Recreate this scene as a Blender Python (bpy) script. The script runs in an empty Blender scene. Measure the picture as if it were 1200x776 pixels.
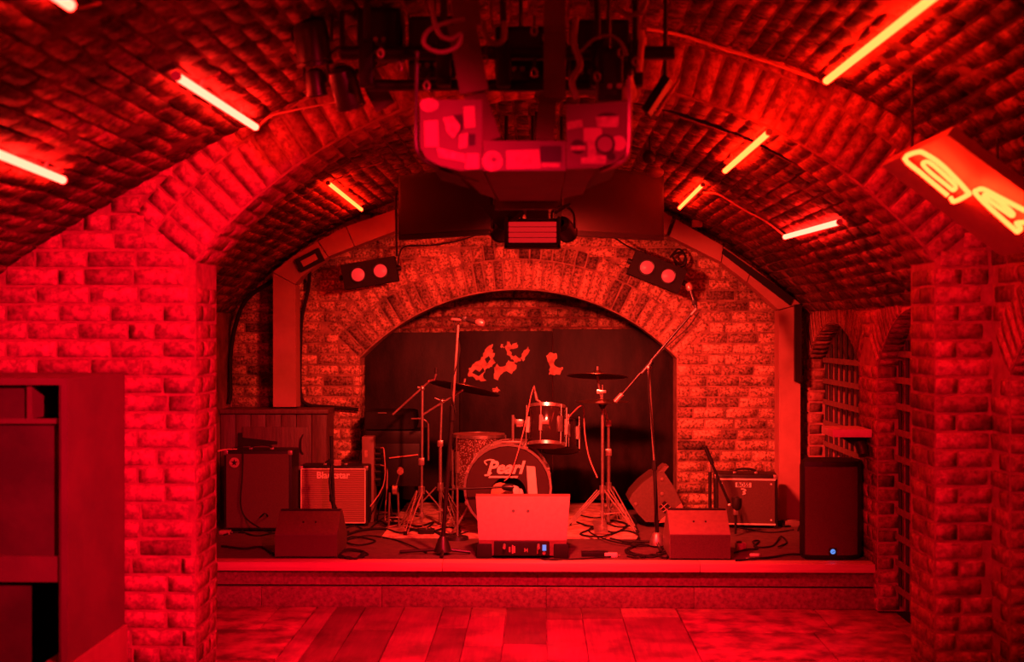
import bpy, bmesh, math, random
from mathutils import Vector, Matrix, noise as mnoise
random.seed(7)
sc = bpy.context.scene
COL = sc.collection
V = Vector

# ------------------------------------------------------------------ camera, world, exposure
F, YAW, EYE = 1500.0, 0.02, 1.6          # focal length in pixels of a 1200x776 frame
cam_d = bpy.data.cameras.new('camera')
cam = bpy.data.objects.new('camera', cam_d); COL.objects.link(cam)
cam_d.sensor_width = 36.0; cam_d.lens = F / 1200.0 * 36.0
cam.location = (0, 0, EYE); cam.rotation_euler = (math.pi / 2, 0, YAW)
cam_d.clip_start = 0.05; cam_d.clip_end = 60
cam_d.dof.use_dof = True; cam_d.dof.focus_distance = 8.5; cam_d.dof.aperture_fstop = 2.2
sc.camera = cam
world = bpy.data.worlds.new('world'); sc.world = world; world.use_nodes = True
world.node_tree.nodes['Background'].inputs[0].default_value = (0.012, 0.0002, 0.0004, 1)
world.node_tree.nodes['Background'].inputs[1].default_value = 1.0
sc.view_settings.view_transform = 'Standard'; sc.view_settings.look = 'None'
sc.view_settings.gamma = 1.0; sc.view_settings.use_curve_mapping = False
sc.view_settings.exposure = 0.0
TUBE = 62.0                                # radiance of the neon tubes
SPOT = 1.4                                 # overall level of the stage spots

def spot(name, loc, tgt, power, angle, blend=0.6, col=(1, 0.050, 0.028), r=0.06):
    l = bpy.data.lights.new(name, 'SPOT'); l.energy = power * SPOT; l.color = col
    l.spot_size = math.radians(angle); l.spot_blend = blend; l.shadow_soft_size = r
    o = bpy.data.objects.new(name, l); COL.objects.link(o); o.location = loc
    o.rotation_euler = (V(tgt) - V(loc)).to_track_quat('-Z', 'Y').to_euler()
    return o
spot('stage_spot', (-0.02, 6.60, 2.10), (0.22, 9.3, 0.55), 560, 104, 0.8)
spot('stage_spot', (0.16, 6.60, 2.10), (1.05, 9.3, 0.55), 430, 54, 0.9)
spot('stage_spot', (-0.20, 6.60, 2.10), (-1.30, 9.3, 0.75), 70, 66, 0.8)
RED = (1, 0.0025, 0.036)
spot('added_wash', (0.86, 1.46, 2.58), (-1.72, 5.5, 1.15), 1600, 36, 0.9, RED)  # added unseen lamp that brightens the left pier
spot('added_wash', (0.05, 5.02, 2.50), (0.05, 6.35, 0.0), 920, 72, 0.8, RED)  # added lamp that brightens the floor in front of the stage
spot('added_wash', (-0.87, 1.46, 2.55), (1.85, 6.4, 1.1), 480, 28, 0.9, RED)  # added unseen lamp that brightens the right pier and gates

# ------------------------------------------------------------------ photograph pixel -> place at a chosen depth
def ray(px, py):
    u, v = (px - 600) / F, (388 - py) / F
    return V((u * math.cos(YAW) - math.sin(YAW), u * math.sin(YAW) + math.cos(YAW), v))
def W(px, py, Y):
    d = ray(px, py); return V((0, 0, EYE)) + d * (Y / d.y)
def G(px, py, z):
    d = ray(px, py); return V((0, 0, EYE)) + d * ((z - EYE) / d.z)
def proj(p):
    q = V(p) - V((0, 0, EYE)); c, s = math.cos(YAW), math.sin(YAW)
    dep = -q.x * s + q.y * c
    if dep < 0.2: return None
    return (600 + F * (q.x * c + q.y * s) / dep, 388 - F * q.z / dep, dep)

# ------------------------------------------------------------------ materials
def nodes(name):
    m = bpy.data.materials.new(name); m.use_nodes = True
    nt = m.node_tree; b = nt.nodes['Principled BSDF']
    return m, nt, b
def ramp(nt, fac, stops):
    r = nt.nodes.new('ShaderNodeValToRGB')
    while len(r.color_ramp.elements) < len(stops): r.color_ramp.elements.new(0.5)
    for e, (p, c) in zip(r.color_ramp.elements, stops):
        e.position = p; e.color = (*c, 1)
    nt.links.new(fac, r.inputs[0]); return r.outputs[0]
def noise(nt, scale, detail=4, rough=0.6, vec=None, stretch=None):
    n = nt.nodes.new('ShaderNodeTexNoise'); n.inputs['Scale'].default_value = scale
    n.inputs['Detail'].default_value = detail; n.inputs['Roughness'].default_value = rough
    if vec is None:
        vec = nt.nodes.new('ShaderNodeNewGeometry').outputs['Position']
    if stretch:
        mp = nt.nodes.new('ShaderNodeVectorMath'); mp.operation = 'MULTIPLY'
        mp.inputs[1].default_value = stretch; nt.links.new(vec, mp.inputs[0]); vec = mp.outputs[0]
    nt.links.new(vec, n.inputs['Vector']); return n.outputs[0]
def mixc(nt, fac, a, b, mode='MIX'):
    m = nt.nodes.new('ShaderNodeMix'); m.data_type = 'RGBA'; m.blend_type = mode
    for s, v in ((m.inputs[0], fac), (m.inputs[6], a), (m.inputs[7], b)):
        if isinstance(v, (int, float)): s.default_value = v
        elif isinstance(v, tuple): s.default_value = (*v, 1)
        else: nt.links.new(v, s)
    return m.outputs[2]
def bump(nt, b, h, strength=0.4, dist=0.01):
    n = nt.nodes.new('ShaderNodeBump'); n.inputs['Strength'].default_value = strength
    n.inputs['Distance'].default_value = dist
    nt.links.new(h, n.inputs['Height']); nt.links.new(n.outputs[0], b.inputs['Normal'])
def pm(name, c1, c2=None, scale=12, rough=0.6, metal=0.0, bmp=0.0, stretch=None, lo=0.35, hi=0.65, detail=5, bscale=None, spec=0.5, dist=0.01):
    m, nt, b = nodes(name)
    b.inputs['Roughness'].default_value = rough; b.inputs['Metallic'].default_value = metal
    b.inputs['Specular IOR Level'].default_value = spec
    if c2 is None: c2 = tuple(x * 0.8 for x in c1)
    n = noise(nt, scale, detail, 0.6, None, stretch)
    nt.links.new(ramp(nt, n, [(lo, c1), (hi, c2)]), b.inputs['Base Color'])
    if bmp: bump(nt, b, noise(nt, bscale or scale * 3, 3, 0.6, None, stretch), bmp, dist)
    return m
def emit(name, col, strength, base=(0.02, 0.01, 0.01)):
    m, nt, b = nodes(name)
    b.inputs['Base Color'].default_value = (*base, 1)
    b.inputs['Emission Color'].default_value = (*col, 1)
    b.inputs['Emission Strength'].default_value = strength
    b.inputs['Roughness'].default_value = 0.4
    return m
def brickmat(name, lo, mid, hi, stain_scale=1.6, stain=(0.30, 0.52), stain_col=0.16, rough=0.8, speck=0.85, fine=34):
    """old fired brick: a tone of its own for each brick, paint remains, soot stains"""
    m, nt, b = nodes(name)
    oi = nt.nodes.new('ShaderNodeObjectInfo'); at = nt.nodes.new('ShaderNodeAttribute'); at.attribute_name = 'tone'
    s = nt.nodes.new('ShaderNodeMath'); s.operation = 'ADD'
    nt.links.new(oi.outputs['Random'], s.inputs[0]); nt.links.new(at.outputs['Fac'], s.inputs[1])
    fr = nt.nodes.new('ShaderNodeMath'); fr.operation = 'FRACT'; nt.links.new(s.outputs[0], fr.inputs[0])
    tone = ramp(nt, fr.outputs[0], [(0.0, lo), (0.25, mid), (1.0, hi)])
    pn = noise(nt, fine, 6, 0.7)
    pc = ramp(nt, pn, [(0.41, (0.24,) * 3), (0.57, (1.3, 1.3, 1.3))])
    c = mixc(nt, speck, tone, mixc(nt, 1.0, tone, pc, 'MULTIPLY'))
    sn = noise(nt, stain_scale, 6, 0.62)
    sf = ramp(nt, sn, [(stain[0], (stain_col,) * 3), (stain[1], (1, 1, 1))])
    c = mixc(nt, 1.0, c, sf, 'MULTIPLY')
    nt.links.new(c, b.inputs['Base Color']); b.inputs['Roughness'].default_value = rough
    b.inputs['Specular IOR Level'].default_value = 0.3
    bump(nt, b, pn, 0.5, 0.005)
    return m
M = {}
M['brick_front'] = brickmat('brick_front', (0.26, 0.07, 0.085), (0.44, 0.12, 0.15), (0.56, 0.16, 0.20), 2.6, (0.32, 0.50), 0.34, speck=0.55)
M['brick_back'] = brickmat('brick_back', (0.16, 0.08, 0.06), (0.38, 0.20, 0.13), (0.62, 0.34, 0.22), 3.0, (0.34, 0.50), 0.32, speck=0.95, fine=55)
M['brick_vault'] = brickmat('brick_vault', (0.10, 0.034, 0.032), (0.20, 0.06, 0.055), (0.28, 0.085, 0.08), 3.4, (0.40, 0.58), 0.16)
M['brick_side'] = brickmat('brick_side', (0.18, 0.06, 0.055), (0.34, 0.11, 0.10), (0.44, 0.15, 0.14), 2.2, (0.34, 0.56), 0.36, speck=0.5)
M['mortar'] = pm('mortar', (0.24, 0.08, 0.08), (0.42, 0.14, 0.14), 14, 0.9, bmp=0.5, bscale=60, dist=0.002)
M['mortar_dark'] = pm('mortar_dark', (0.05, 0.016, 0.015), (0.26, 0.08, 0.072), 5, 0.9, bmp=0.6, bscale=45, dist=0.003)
M['plank'] = None
M['mortar_back'] = pm('mortar_back', (0.14, 0.07, 0.05), (0.34, 0.17, 0.12), 12, 0.9, bmp=0.5, bscale=60, dist=0.002)
M['stone'] = pm('stone_floor', (0.10, 0.03, 0.03), (0.40, 0.13, 0.11), 7, 0.42, bmp=0.6, dist=0.006, bscale=26, lo=0.36, hi=0.62)
M['deck'] = pm('stage_carpet', (0.07, 0.026, 0.026), (0.11, 0.042, 0.04), 20, 0.85, bmp=0.3, bscale=200)
M['pine'] = pm('pine_nosing', (0.62, 0.34, 0.24), (0.50, 0.26, 0.18), 6, 0.5, stretch=(0.4, 6, 6))
M['riser'] = pm('worn_riser', (0.12, 0.05, 0.04), (0.27, 0.115, 0.09), 48, 0.6, bmp=0.3, lo=0.36, hi=0.70, detail=8)
M['oak'] = pm('dark_oak', (0.055, 0.02, 0.018), (0.12, 0.045, 0.038), 5, 0.5, bmp=0.3, stretch=(14, 14, 1.2), lo=0.3, hi=0.7)
M['duct'] = pm('painted_board', (0.42, 0.17, 0.15), (0.34, 0.13, 0.115), 5, 0.55, bmp=0.1)
M['black'] = pm('black_plastic', (0.010, 0.006, 0.006), (0.014, 0.008, 0.008), 30, 0.5, spec=0.3)
M['blackmetal'] = pm('black_metal', (0.02, 0.012, 0.012), (0.03, 0.017, 0.017), 20, 0.4, metal=0.3)
M['rubber'] = pm('rubber', (0.012, 0.008, 0.008), (0.018, 0.011, 0.011), 20, 0.8, spec=0.2)
M['chrome'] = pm('chrome', (0.85, 0.74, 0.68), (0.7, 0.58, 0.52), 60, 0.30, metal=0.93)
M['steel'] = pm('worn_steel', (0.42, 0.28, 0.25), (0.30, 0.19, 0.17), 30, 0.4, metal=0.7)
M['tweed'] = None
M['grille'] = pm('speaker_cloth', (0.07, 0.024, 0.022), (0.10, 0.035, 0.032), 180, 0.85, bmp=0.4, bscale=300)
M['wedge'] = pm('wedge_paint', (0.09, 0.04, 0.035), (0.12, 0.055, 0.045), 60, 0.5, bmp=0.25, bscale=240)
M['wedgebig'] = pm('wedge_paint_grey_lit', (0.20, 0.095, 0.08), (0.25, 0.12, 0.095), 40, 0.5, bmp=0.2, bscale=240)
M['white'] = pm('off_white', (0.78, 0.60, 0.52), (0.70, 0.52, 0.44), 20, 0.6)
M['cream'] = pm('cream_sticker', (0.46, 0.22, 0.18), (0.24, 0.10, 0.085), 40, 0.6)
M['redgrey'] = pm('grey_paint', (0.20, 0.10, 0.09), (0.15, 0.07, 0.06), 10, 0.55)
M['dullboard'] = pm('dull_board', (0.13, 0.055, 0.05), (0.10, 0.04, 0.036), 8, 0.6)
M['backdrop'] = pm('black_paint', (0.007, 0.003, 0.0028), (0.030, 0.011, 0.010), 5, 0.5, bmp=0.15, bscale=70, lo=0.36, hi=0.66, detail=9, stretch=(1.6, 1, 0.6), spec=0.2)
M['flake'] = pm('peeled_paint', (0.85, 0.48, 0.34), (0.45, 0.2, 0.14), 22, 0.7)
M['rug'] = pm('worn_rug', (0.62, 0.38, 0.28), (0.24, 0.12, 0.09), 16, 0.9, bmp=0.4, lo=0.40, hi=0.68)
M['sparkle'] = None
M['shell'] = pm('black_lacquer', (0.025, 0.012, 0.012), (0.03, 0.014, 0.014), 5, 0.12)
M['drumhead'] = pm('black_head', (0.035, 0.013, 0.014), (0.05, 0.018, 0.02), 4, 0.38)
M['clear_head'] = pm('clear_head', (0.36, 0.18, 0.15), (0.28, 0.13, 0.11), 8, 0.3)
M['bronze'] = pm('cymbal_bronze', (0.30, 0.16, 0.10), (0.20, 0.10, 0.06), 30, 0.28, metal=0.9, stretch=(1, 1, 8))
M['pillow'] = pm('pillow_cloth', (0.62, 0.28, 0.16), (0.5, 0.2, 0.12), 12, 0.9)
M['iron'] = pm('wrought_iron', (0.016, 0.008, 0.007), (0.03, 0.014, 0.012), 30, 0.6)
M['ironband'] = pm('iron_band', (0.26, 0.11, 0.10), (0.17, 0.07, 0.06), 24, 0.6)
M['door_dark'] = pm('dark_door', (0.34, 0.11, 0.10), (0.24, 0.08, 0.07), 8, 0.7, stretch=(1, 6, 1))
M['cabinet'] = pm('cabinet_board', (0.12, 0.05, 0.055), (0.16, 0.065, 0.065), 4, 0.6, bmp=0.1)
M['cab_inner'] = pm('cabinet_inner', (0.05, 0.022, 0.024), (0.085, 0.035, 0.036), 5, 0.7)
M['hood'] = pm('hood_metal', (0.10, 0.03, 0.028), (0.075, 0.022, 0.02), 6, 0.5)
M['screen'] = pm('screen_glass', (0.035, 0.013, 0.013), (0.045, 0.016, 0.015), 3, 0.7, spec=0.2)
M['wire_pale'] = pm('pale_wire', (0.6, 0.25, 0.22), (0.5, 0.2, 0.17), 9, 0.5)
NEON = (1.0, 0.058, 0.016)
M['tube_cream'] = emit('tube_cream', (1.0, 0.0136, 0.0078), TUBE)
M['tube_yellow'] = emit('tube_yellow', (1.0, 0.0120, 0.0022), TUBE)
M['tube_cap'] = pm('tube_cap', (0.5, 0.3, 0.27), (0.4, 0.22, 0.2), 9, 0.4)
M['slat_red'] = emit('slat_red', (1.0, 0.012, 0.016), 0.55, (0.1, 0.03, 0.03))
M['lens_red'] = emit('lens_red', (1.0, 0.03, 0.035), 0.5, (0.3, 0.1, 0.1))
M['led_blue'] = emit('led_blue', (0.12, 0.32, 1.0), 0.9)
def tweedmat():
    m, nt, b = nodes('amp_tweed')
    g = nt.nodes.new('ShaderNodeNewGeometry').outputs['Position']
    w = nt.nodes.new('ShaderNodeTexWave'); w.inputs['Scale'].default_value = 24; w.bands_direction = 'Z'
    w.inputs['Distortion'].default_value = 1.2; w.inputs['Detail'].default_value = 2
    nt.links.new(g, w.inputs['Vector'])
    nt.links.new(ramp(nt, w.outputs['Fac'], [(0.2, (0.17, 0.065, 0.06)), (0.8, (0.34, 0.14, 0.12))]), b.inputs['Base Color'])
    b.inputs['Roughness'].default_value = 0.85; bump(nt, b, w.outputs['Fac'], 0.4, 0.004); return m
M['tweed'] = tweedmat()
def sparklemat():
    m, nt, b = nodes('sparkle_wrap')
    v = nt.nodes.new('ShaderNodeTexVoronoi'); v.inputs['Scale'].default_value = 95
    nt.links.new(nt.nodes.new('ShaderNodeNewGeometry').outputs['Position'], v.inputs['Vector'])
    nt.links.new(ramp(nt, v.outputs['Distance'], [(0.20, (1.0, 0.8, 0.7)), (0.40, (0.16, 0.06, 0.05))]), b.inputs['Base Color'])
    b.inputs['Roughness'].default_value = 0.25; b.inputs['Metallic'].default_value = 0.45; return m
M['sparkle'] = sparklemat()
def plankmat():
    m, nt, b = nodes('floor_plank')
    oi = nt.nodes.new('ShaderNodeObjectInfo')
    tone = ramp(nt, oi.outputs['Random'], [(0, (0.17, 0.06, 0.05)), (0.5, (0.30, 0.11, 0.09)), (1, (0.42, 0.16, 0.13))])
    g = noise(nt, 5, 6, 0.65, None, (9, 0.7, 1)); st = noise(nt, 3.2, 5, 0.6)
    c = mixc(nt, 1.0, tone, ramp(nt, g, [(0.3, (0.6,) * 3), (0.7, (1.1,) * 3)]), 'MULTIPLY')
    c = mixc(nt, 1.0, c, ramp(nt, st, [(0.34, (0.45,) * 3), (0.56, (1.05,) * 3)]), 'MULTIPLY')
    nt.links.new(c, b.inputs['Base Color']); b.inputs['Roughness'].default_value = 0.36
    bump(nt, b, g, 0.25, 0.004); return m
M['plank'] = plankmat()

# ------------------------------------------------------------------ mesh builder
def catmull(pts, n=6):
    pts = [V(p) for p in pts]
    if len(pts) < 3: return pts
    P = [pts[0] * 2 - pts[1]] + pts + [pts[-1] * 2 - pts[-2]]; out = []
    for i in range(1, len(P) - 2):
        a, b, c, d = P[i - 1:i + 3]
        for k in range(n):
            t = k / n
            out.append(0.5 * (2 * b + (c - a) * t + (2 * a - 5 * b + 4 * c - d) * t * t + (3 * b - a - 3 * c + d) * t ** 3))
    return out + [pts[-1]]
class MB:
    def __init__(s, mtx=None): s.v = []; s.f = []; s.m = mtx or Matrix.Identity(4)
    def add(s, vs, fs):
        o = len(s.v); s.v += [s.m @ V(p) for p in vs]; s.f += [tuple(i + o for i in f) for f in fs]; return s
    def box(s, c, d, bev=0.0, rot=None):
        c = V(c); d = V(d)
        if bev <= 0:
            vs = [V((x * d.x / 2, y * d.y / 2, z * d.z / 2)) for x in (-1, 1) for y in (-1, 1) for z in (-1, 1)]
            fs = [(0, 1, 3, 2), (4, 6, 7, 5), (0, 4, 5, 1), (2, 3, 7, 6), (0, 2, 6, 4), (1, 5, 7, 3)]
        else:
            bm = bmesh.new(); bmesh.ops.create_cube(bm, size=1)
            for v in bm.verts: v.co = V((v.co.x * d.x, v.co.y * d.y, v.co.z * d.z))
            bmesh.ops.bevel(bm, geom=bm.edges[:], offset=bev, segments=2, profile=0.6, affect='EDGES')
            bm.verts.index_update()
            vs = [v.co.copy() for v in bm.verts]; fs = [tuple(v.index for v in f.verts) for f in bm.faces]; bm.free()
        if rot is not None: vs = [rot @ v for v in vs]
        return s.add([v + c for v in vs], fs)
    def box2(s, a, b, bev=0.0):
        a, b = V(a), V(b); return s.box((a + b) / 2, [abs(x) for x in (b - a)], bev)
    def bar(s, p, q, w, h, up=(0, 0, 1)):
        p, q = V(p), V(q); t = (q - p).normalized(); up = V(up)
        if abs(t.dot(up)) > 0.99: up = V((0, 1, 0))
        a = t.cross(up).normalized(); b = a.cross(t).normalized()
        vs = [e + a * sx * w / 2 + b * sz * h / 2 for e in (p, q) for sx in (-1, 1) for sz in (-1, 1)]
        return s.add(vs, [(0, 1, 3, 2), (4, 6, 7, 5), (0, 4, 5, 1), (2, 3, 7, 6), (0, 2, 6, 4), (1, 5, 7, 3)])
    def tube(s, pts, r, seg=8, smooth=0, closed=False):
        pts = [V(p) for p in pts]
        if smooth: pts = catmull(pts + ([pts[0]] if closed else []), smooth)
        if closed and (pts[0] - pts[-1]).length < 1e-6: pts = pts[:-1]
        n = len(pts); vs = []; fs = []; up = None
        rr = r if isinstance(r, (list, tuple)) else [r] * n
        for i, p in enumerate(pts):
            a = pts[(i - 1) % n] if (closed or i) else p; b = pts[(i + 1) % n] if (closed or i < n - 1) else p
            t = (b - a)
            t = t.normalized() if t.length > 1e-9 else V((0, 0, 1))
            if up is None: up = t.orthogonal().normalized()
            up = (up - t * up.dot(t))
            up = up.normalized() if up.length > 1e-6 else t.orthogonal().normalized()
            w = t.cross(up)
            for k in range(seg):
                an = 2 * math.pi * k / seg; vs.append(p + (up * math.cos(an) + w * math.sin(an)) * rr[i])
        for i in range(n if closed else n - 1):
            j = (i + 1) % n
            for k in range(seg):
                l = (k + 1) % seg; fs.append((i * seg + k, i * seg + l, j * seg + l, j * seg + k))
        if not closed: fs += [tuple(range(seg))[::-1], tuple((n - 1) * seg + k for k in range(seg))]
        return s.add(vs, fs)
    def cyl(s, p, q, r, r2=None, seg=12): return s.tube([p, q], [r, r if r2 is None else r2], seg)
    def lathe(s, prof, o, axis=(0, 0, 1), seg=24, cap=True, ref=None):
        o = V(o); ax = V(axis).normalized(); a = V(ref).normalized() if ref else ax.orthogonal().normalized(); b = ax.cross(a)
        vs = []; fs = []; n = len(prof)
        for r, h in prof:
            for k in range(seg):
                t = 2 * math.pi * k / seg; vs.append(o + ax * h + (a * math.cos(t) + b * math.sin(t)) * max(r, 1e-5))
        for i in range(n - 1):
            for k in range(seg):
                l = (k + 1) % seg; fs.append((i * seg + k, i * seg + l, (i + 1) * seg + l, (i + 1) * seg + k))
        if cap: fs += [tuple(range(seg))[::-1], tuple((n - 1) * seg + k for k in range(seg))]
        return s.add(vs, fs)
    def prism(s, poly, ext):
        poly = [V(p) for p in poly]; e = V(ext); n = len(poly)
        return s.add(poly + [p + e for p in poly], [tuple(range(n))[::-1], tuple(range(n, 2 * n))] + [(i, (i + 1) % n, n + (i + 1) % n, n + i) for i in range(n)])
    def ball(s, c, r, seg=12, sc3=(1, 1, 1)):
        c = V(c); vs = []; fs = []; rings = seg // 2
        for i in range(rings + 1):
            th = math.pi * i / rings
            for k in range(seg):
                ph = 2 * math.pi * k / seg
                vs.append(c + V((r * sc3[0] * math.sin(th) * math.cos(ph), r * sc3[1] * math.sin(th) * math.sin(ph), r * sc3[2] * math.cos(th))))
        for i in range(rings):
            for k in range(seg):
                l = (k + 1) % seg; fs.append((i * seg + k, (i + 1) * seg + k, (i + 1) * seg + l, i * seg + l))
        return s.add(vs, fs)
    def grid(s, fn, nu, nv):
        vs = [fn(i / nu, j / nv) for i in range(nu + 1) for j in range(nv + 1)]
        return s.add(vs, [(i * (nv + 1) + j, (i + 1) * (nv + 1) + j, (i + 1) * (nv + 1) + j + 1, i * (nv + 1) + j + 1) for i in range(nu) for j in range(nv)])
def mesh(name, mb, mat, loc=(0, 0, 0), fix=True):
    loc = V(loc); me = bpy.data.meshes.new(name)
    me.from_pydata([p - loc for p in mb.v], [], mb.f)
    if fix:
        bm = bmesh.new(); bm.from_mesh(me); bmesh.ops.recalc_face_normals(bm, faces=bm.faces[:]); bm.to_mesh(me); bm.free()
    me.shade_smooth(); me.set_sharp_from_angle(angle=math.radians(38))
    me.materials.append(mat if not isinstance(mat, str) else M[mat]); return me
ROOTLOC = {}
def tag(o, label, cat=None, group=None, kind=None):
    if label: o['label'] = label
    if cat: o['category'] = cat
    if group: o['group'] = group
    if kind: o['kind'] = kind
    return o
def thing(name, label, cat, loc, group=None):
    o = bpy.data.objects.new(name, None); COL.objects.link(o); o.location = loc; o.empty_display_size = 0.1
    ROOTLOC[o] = V(loc); return tag(o, label, cat, group)
def part(name, mb, mat, parent, label=None):
    l = ROOTLOC[parent]; o = bpy.data.objects.new(name, mesh(name, mb, mat, l)); COL.objects.link(o)
    o.parent = parent; ROOTLOC[o] = l
    if label: o['label'] = label
    return o
def single(name, mb, mat, label, cat, group=None):
    c = sum(mb.v, V()) / len(mb.v); c.z = min(p.z for p in mb.v)
    o = bpy.data.objects.new(name, mesh(name, mb, mat, c)); COL.objects.link(o); o.location = c; ROOTLOC[o] = c
    return tag(o, label, cat, group)
def struct(name, mb, mat, label, fix=True):
    o = bpy.data.objects.new(name, mesh(name, mb, mat, (0, 0, 0), fix)); COL.objects.link(o); ROOTLOC[o] = V((0, 0, 0))
    return tag(o, label, None, None, 'structure')
def text_mb(txt, size, o, right, up, thick=0.002, shear=0.0, offset=0.0, center=True):
    cu = bpy.data.curves.new('t', 'FONT'); cu.body = txt; cu.size = size; cu.shear = shear; cu.offset = offset
    cu.extrude = thick / 2; cu.resolution_u = 3
    if center: cu.align_x = 'CENTER'; cu.align_y = 'CENTER'
    ob = bpy.data.objects.new('t', cu); COL.objects.link(ob)
    dg = bpy.context.evaluated_depsgraph_get(); me = bpy.data.meshes.new_from_object(ob.evaluated_get(dg))
    r, u = V(right).normalized(), V(up).normalized(); n = r.cross(u); mb = MB()
    mb.add([V(o) + r * v.co.x + u * v.co.y + n * v.co.z for v in me.vertices], [tuple(p.vertices) for p in me.polygons])
    bpy.data.objects.remove(ob); bpy.data.curves.remove(cu); bpy.data.meshes.remove(me); return mb

# ------------------------------------------------------------------ bricks
def brick_mesh(i, mat):
    rnd = random.Random(100 + i); xs = [-0.5, -0.475, -0.15, 0.17, 0.475, 0.5]; ys = [-0.5, -0.43, 0.02, 0.43, 0.5]
    vs = []
    for a, x in enumerate(xs):
        for b, y in enumerate(ys):
            edge = a in (0, 5) or b in (0, 4)
            cor = (a in (1, 4)) and (b in (1, 3))
            z = -0.004 if edge else 0.006 + rnd.uniform(-0.002, 0.0025) - (0.0025 if cor else 0)
            j = 0 if edge else 1
            vs.append((x + j * rnd.uniform(-0.008, 0.008), y + j * rnd.uniform(-0.025, 0.025), z))
    fs = [(a * 5 + b, (a + 1) * 5 + b, (a + 1) * 5 + b + 1, a * 5 + b + 1) for a in range(5) for b in range(4)]
    me = bpy.data.meshes.new('brick'); me.from_pydata(vs, [], fs); me.shade_smooth()
    for i_, p_ in enumerate(me.polygons):
        if i_ // 4 in (0, 4) or i_ % 4 in (0, 3): p_.use_smooth = False
    me.materials.append(M[mat]); return me
BR = {}
def brick_set(mat):
    if mat not in BR: BR[mat] = [brick_mesh(i, mat) for i in range(8)]
    return BR[mat]
def lay(parent, slots, mat, most=300, name='brick'):
    """slots: (centre, tangent, up, normal, length, height). The ones that show largest become parts, the rest one joined part"""
    ms = brick_set(mat); sc_ = []
    for sl in slots:
        c, t, u, n, L, H = sl
        q = proj(c); toward = (V((0, 0, EYE)) - c).normalized().dot(n)
        vis = q and -30 < q[0] < 1230 and -30 < q[1] < 806 and toward > 0.02
        size = L * H * toward / q[2] ** 2 if vis else -1 + (0 if not q else 1e-3 / q[2])
        sc_.append((size, sl))
    sc_.sort(key=lambda p: -p[0])
    rest = MB(); tones = []
    for k, (size, (c, t, u, n, L, H)) in enumerate(sc_):
        mt = Matrix(((t.x * L, u.x * H, n.x, c.x), (t.y * L, u.y * H, n.y, c.y), (t.z * L, u.z * H, n.z, c.z), (0, 0, 0, 1)))
        me = ms[random.randrange(8)]
        rot = Matrix.Translation((0, 0, random.uniform(-0.002, 0.0025)))
        mt = mt @ rot
        if k < most and size > 0:
            o = bpy.data.objects.new(name, me); COL.objects.link(o); o.parent = parent; o.matrix_local = mt
        else:
            rest.add([mt @ v.co for v in me.vertices], [tuple(p.vertices) for p in me.polygons])
            tones += [random.random()] * len(me.vertices)
    if rest.v:
        me = bpy.data.meshes.new('bricks'); me.from_pydata(rest.v, [], rest.f); me.shade_smooth()
        me.polygons.foreach_set('use_smooth', [not (((i_ % 20) // 4) in (0, 4) or i_ % 4 in (0, 3)) for i_ in range(len(me.polygons))])
        me.materials.append(M[mat])
        a = me.attributes.new('tone', 'FLOAT', 'POINT'); a.data.foreach_set('value', tones)
        o = bpy.data.objects.new('brickwork', me); COL.objects.link(o); o.parent = parent; o['kind'] = 'stuff'
BL, BH, JT = 0.225, 0.078, 0.008

# ================================================================== THE ROOM
XL, XR, YF, YB, ST = -2.25, 1.94, 7.4, 9.35, 0.26        # stage bay: side walls, stage front, back wall, stage height
YA, YA2 = 5.5, 5.85                                      # transverse brick arch, front and rear face
AX, AZ, AR = 0.11, 0.66, 2.01                            # its circle
PL, PR, AL = -1.475, 1.695, -1.475                        # pier edges, left springing
VX, VZ, VR = -0.155, -0.05, 2.75                         # stage vault circle
def vault_z(x): return VZ + math.sqrt(max(VR ** 2 - (x - VX) ** 2, 0.01))
NEARP = catmull([(-2.62, 0, 1.55), (-2.33, 0, 1.85), (-1.88, 0, 2.14), (-1.5, 0, 2.36), (-1.21, 0, 2.51), (-0.8, 0, 2.70), (-0.3, 0, 2.85), (0.11, 0, 2.895),
                 (0.476, 0, 2.88), (0.86, 0, 2.81), (1.222, 0, 2.683), (1.50, 0, 2.54), (1.72, 0, 2.37), (1.88, 0, 2.17), (1.95, 0, 1.95)], 5)
def near_z(x):
    for a, b in zip(NEARP, NEARP[1:]):
        if a.x <= x <= b.x: return a.z + (b.z - a.z) * (x - a.x) / max(b.x - a.x, 1e-6)
    return 1.5
def vault_hit(px, py, fn, y0, y1, off=0.02):
    d = ray(px, py); n = 900
    for i in range(n + 1):
        y = y0 + (y1 - y0) * i / n; p = V((0, 0, EYE)) + d * (y / d.y)
        if p.z >= fn(p.x) - off: return p
    return V((0, 0, EYE)) + d * (y1 / d.y)
def arch_x(z, r): return math.sqrt(max(r * r - (z - AZ) ** 2, 0))

def courses(z0, z1, free, org, t, n, up=(0, 0, 1), seed=0):
    """brick slots in stretcher bond; free(z) lists the open intervals along t"""
    t, n, up, org = V(t), V(n), V(up), V(org); out = []; z = z0; row = 0; rnd = random.Random(seed)
    while z + BH <= z1 + 0.02:
        zc = z + BH / 2
        for a, b in free(zc):
            x = a - (0.5 * BL if row % 2 else 0) - rnd.uniform(0, 0.02)
            while x < b:
                L = BL + rnd.uniform(-0.012, 0.012)
                if rnd.random() < 0.12: L = BL * 0.5
                s, e = max(x, a), min(x + L, b)
                if e - s > 0.05:
                    out.append((org + t * ((s + e) / 2) + up * zc, t, up, n, e - s - JT, BH - JT))
                x += L
        z += BH; row += 1
    return out

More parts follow.
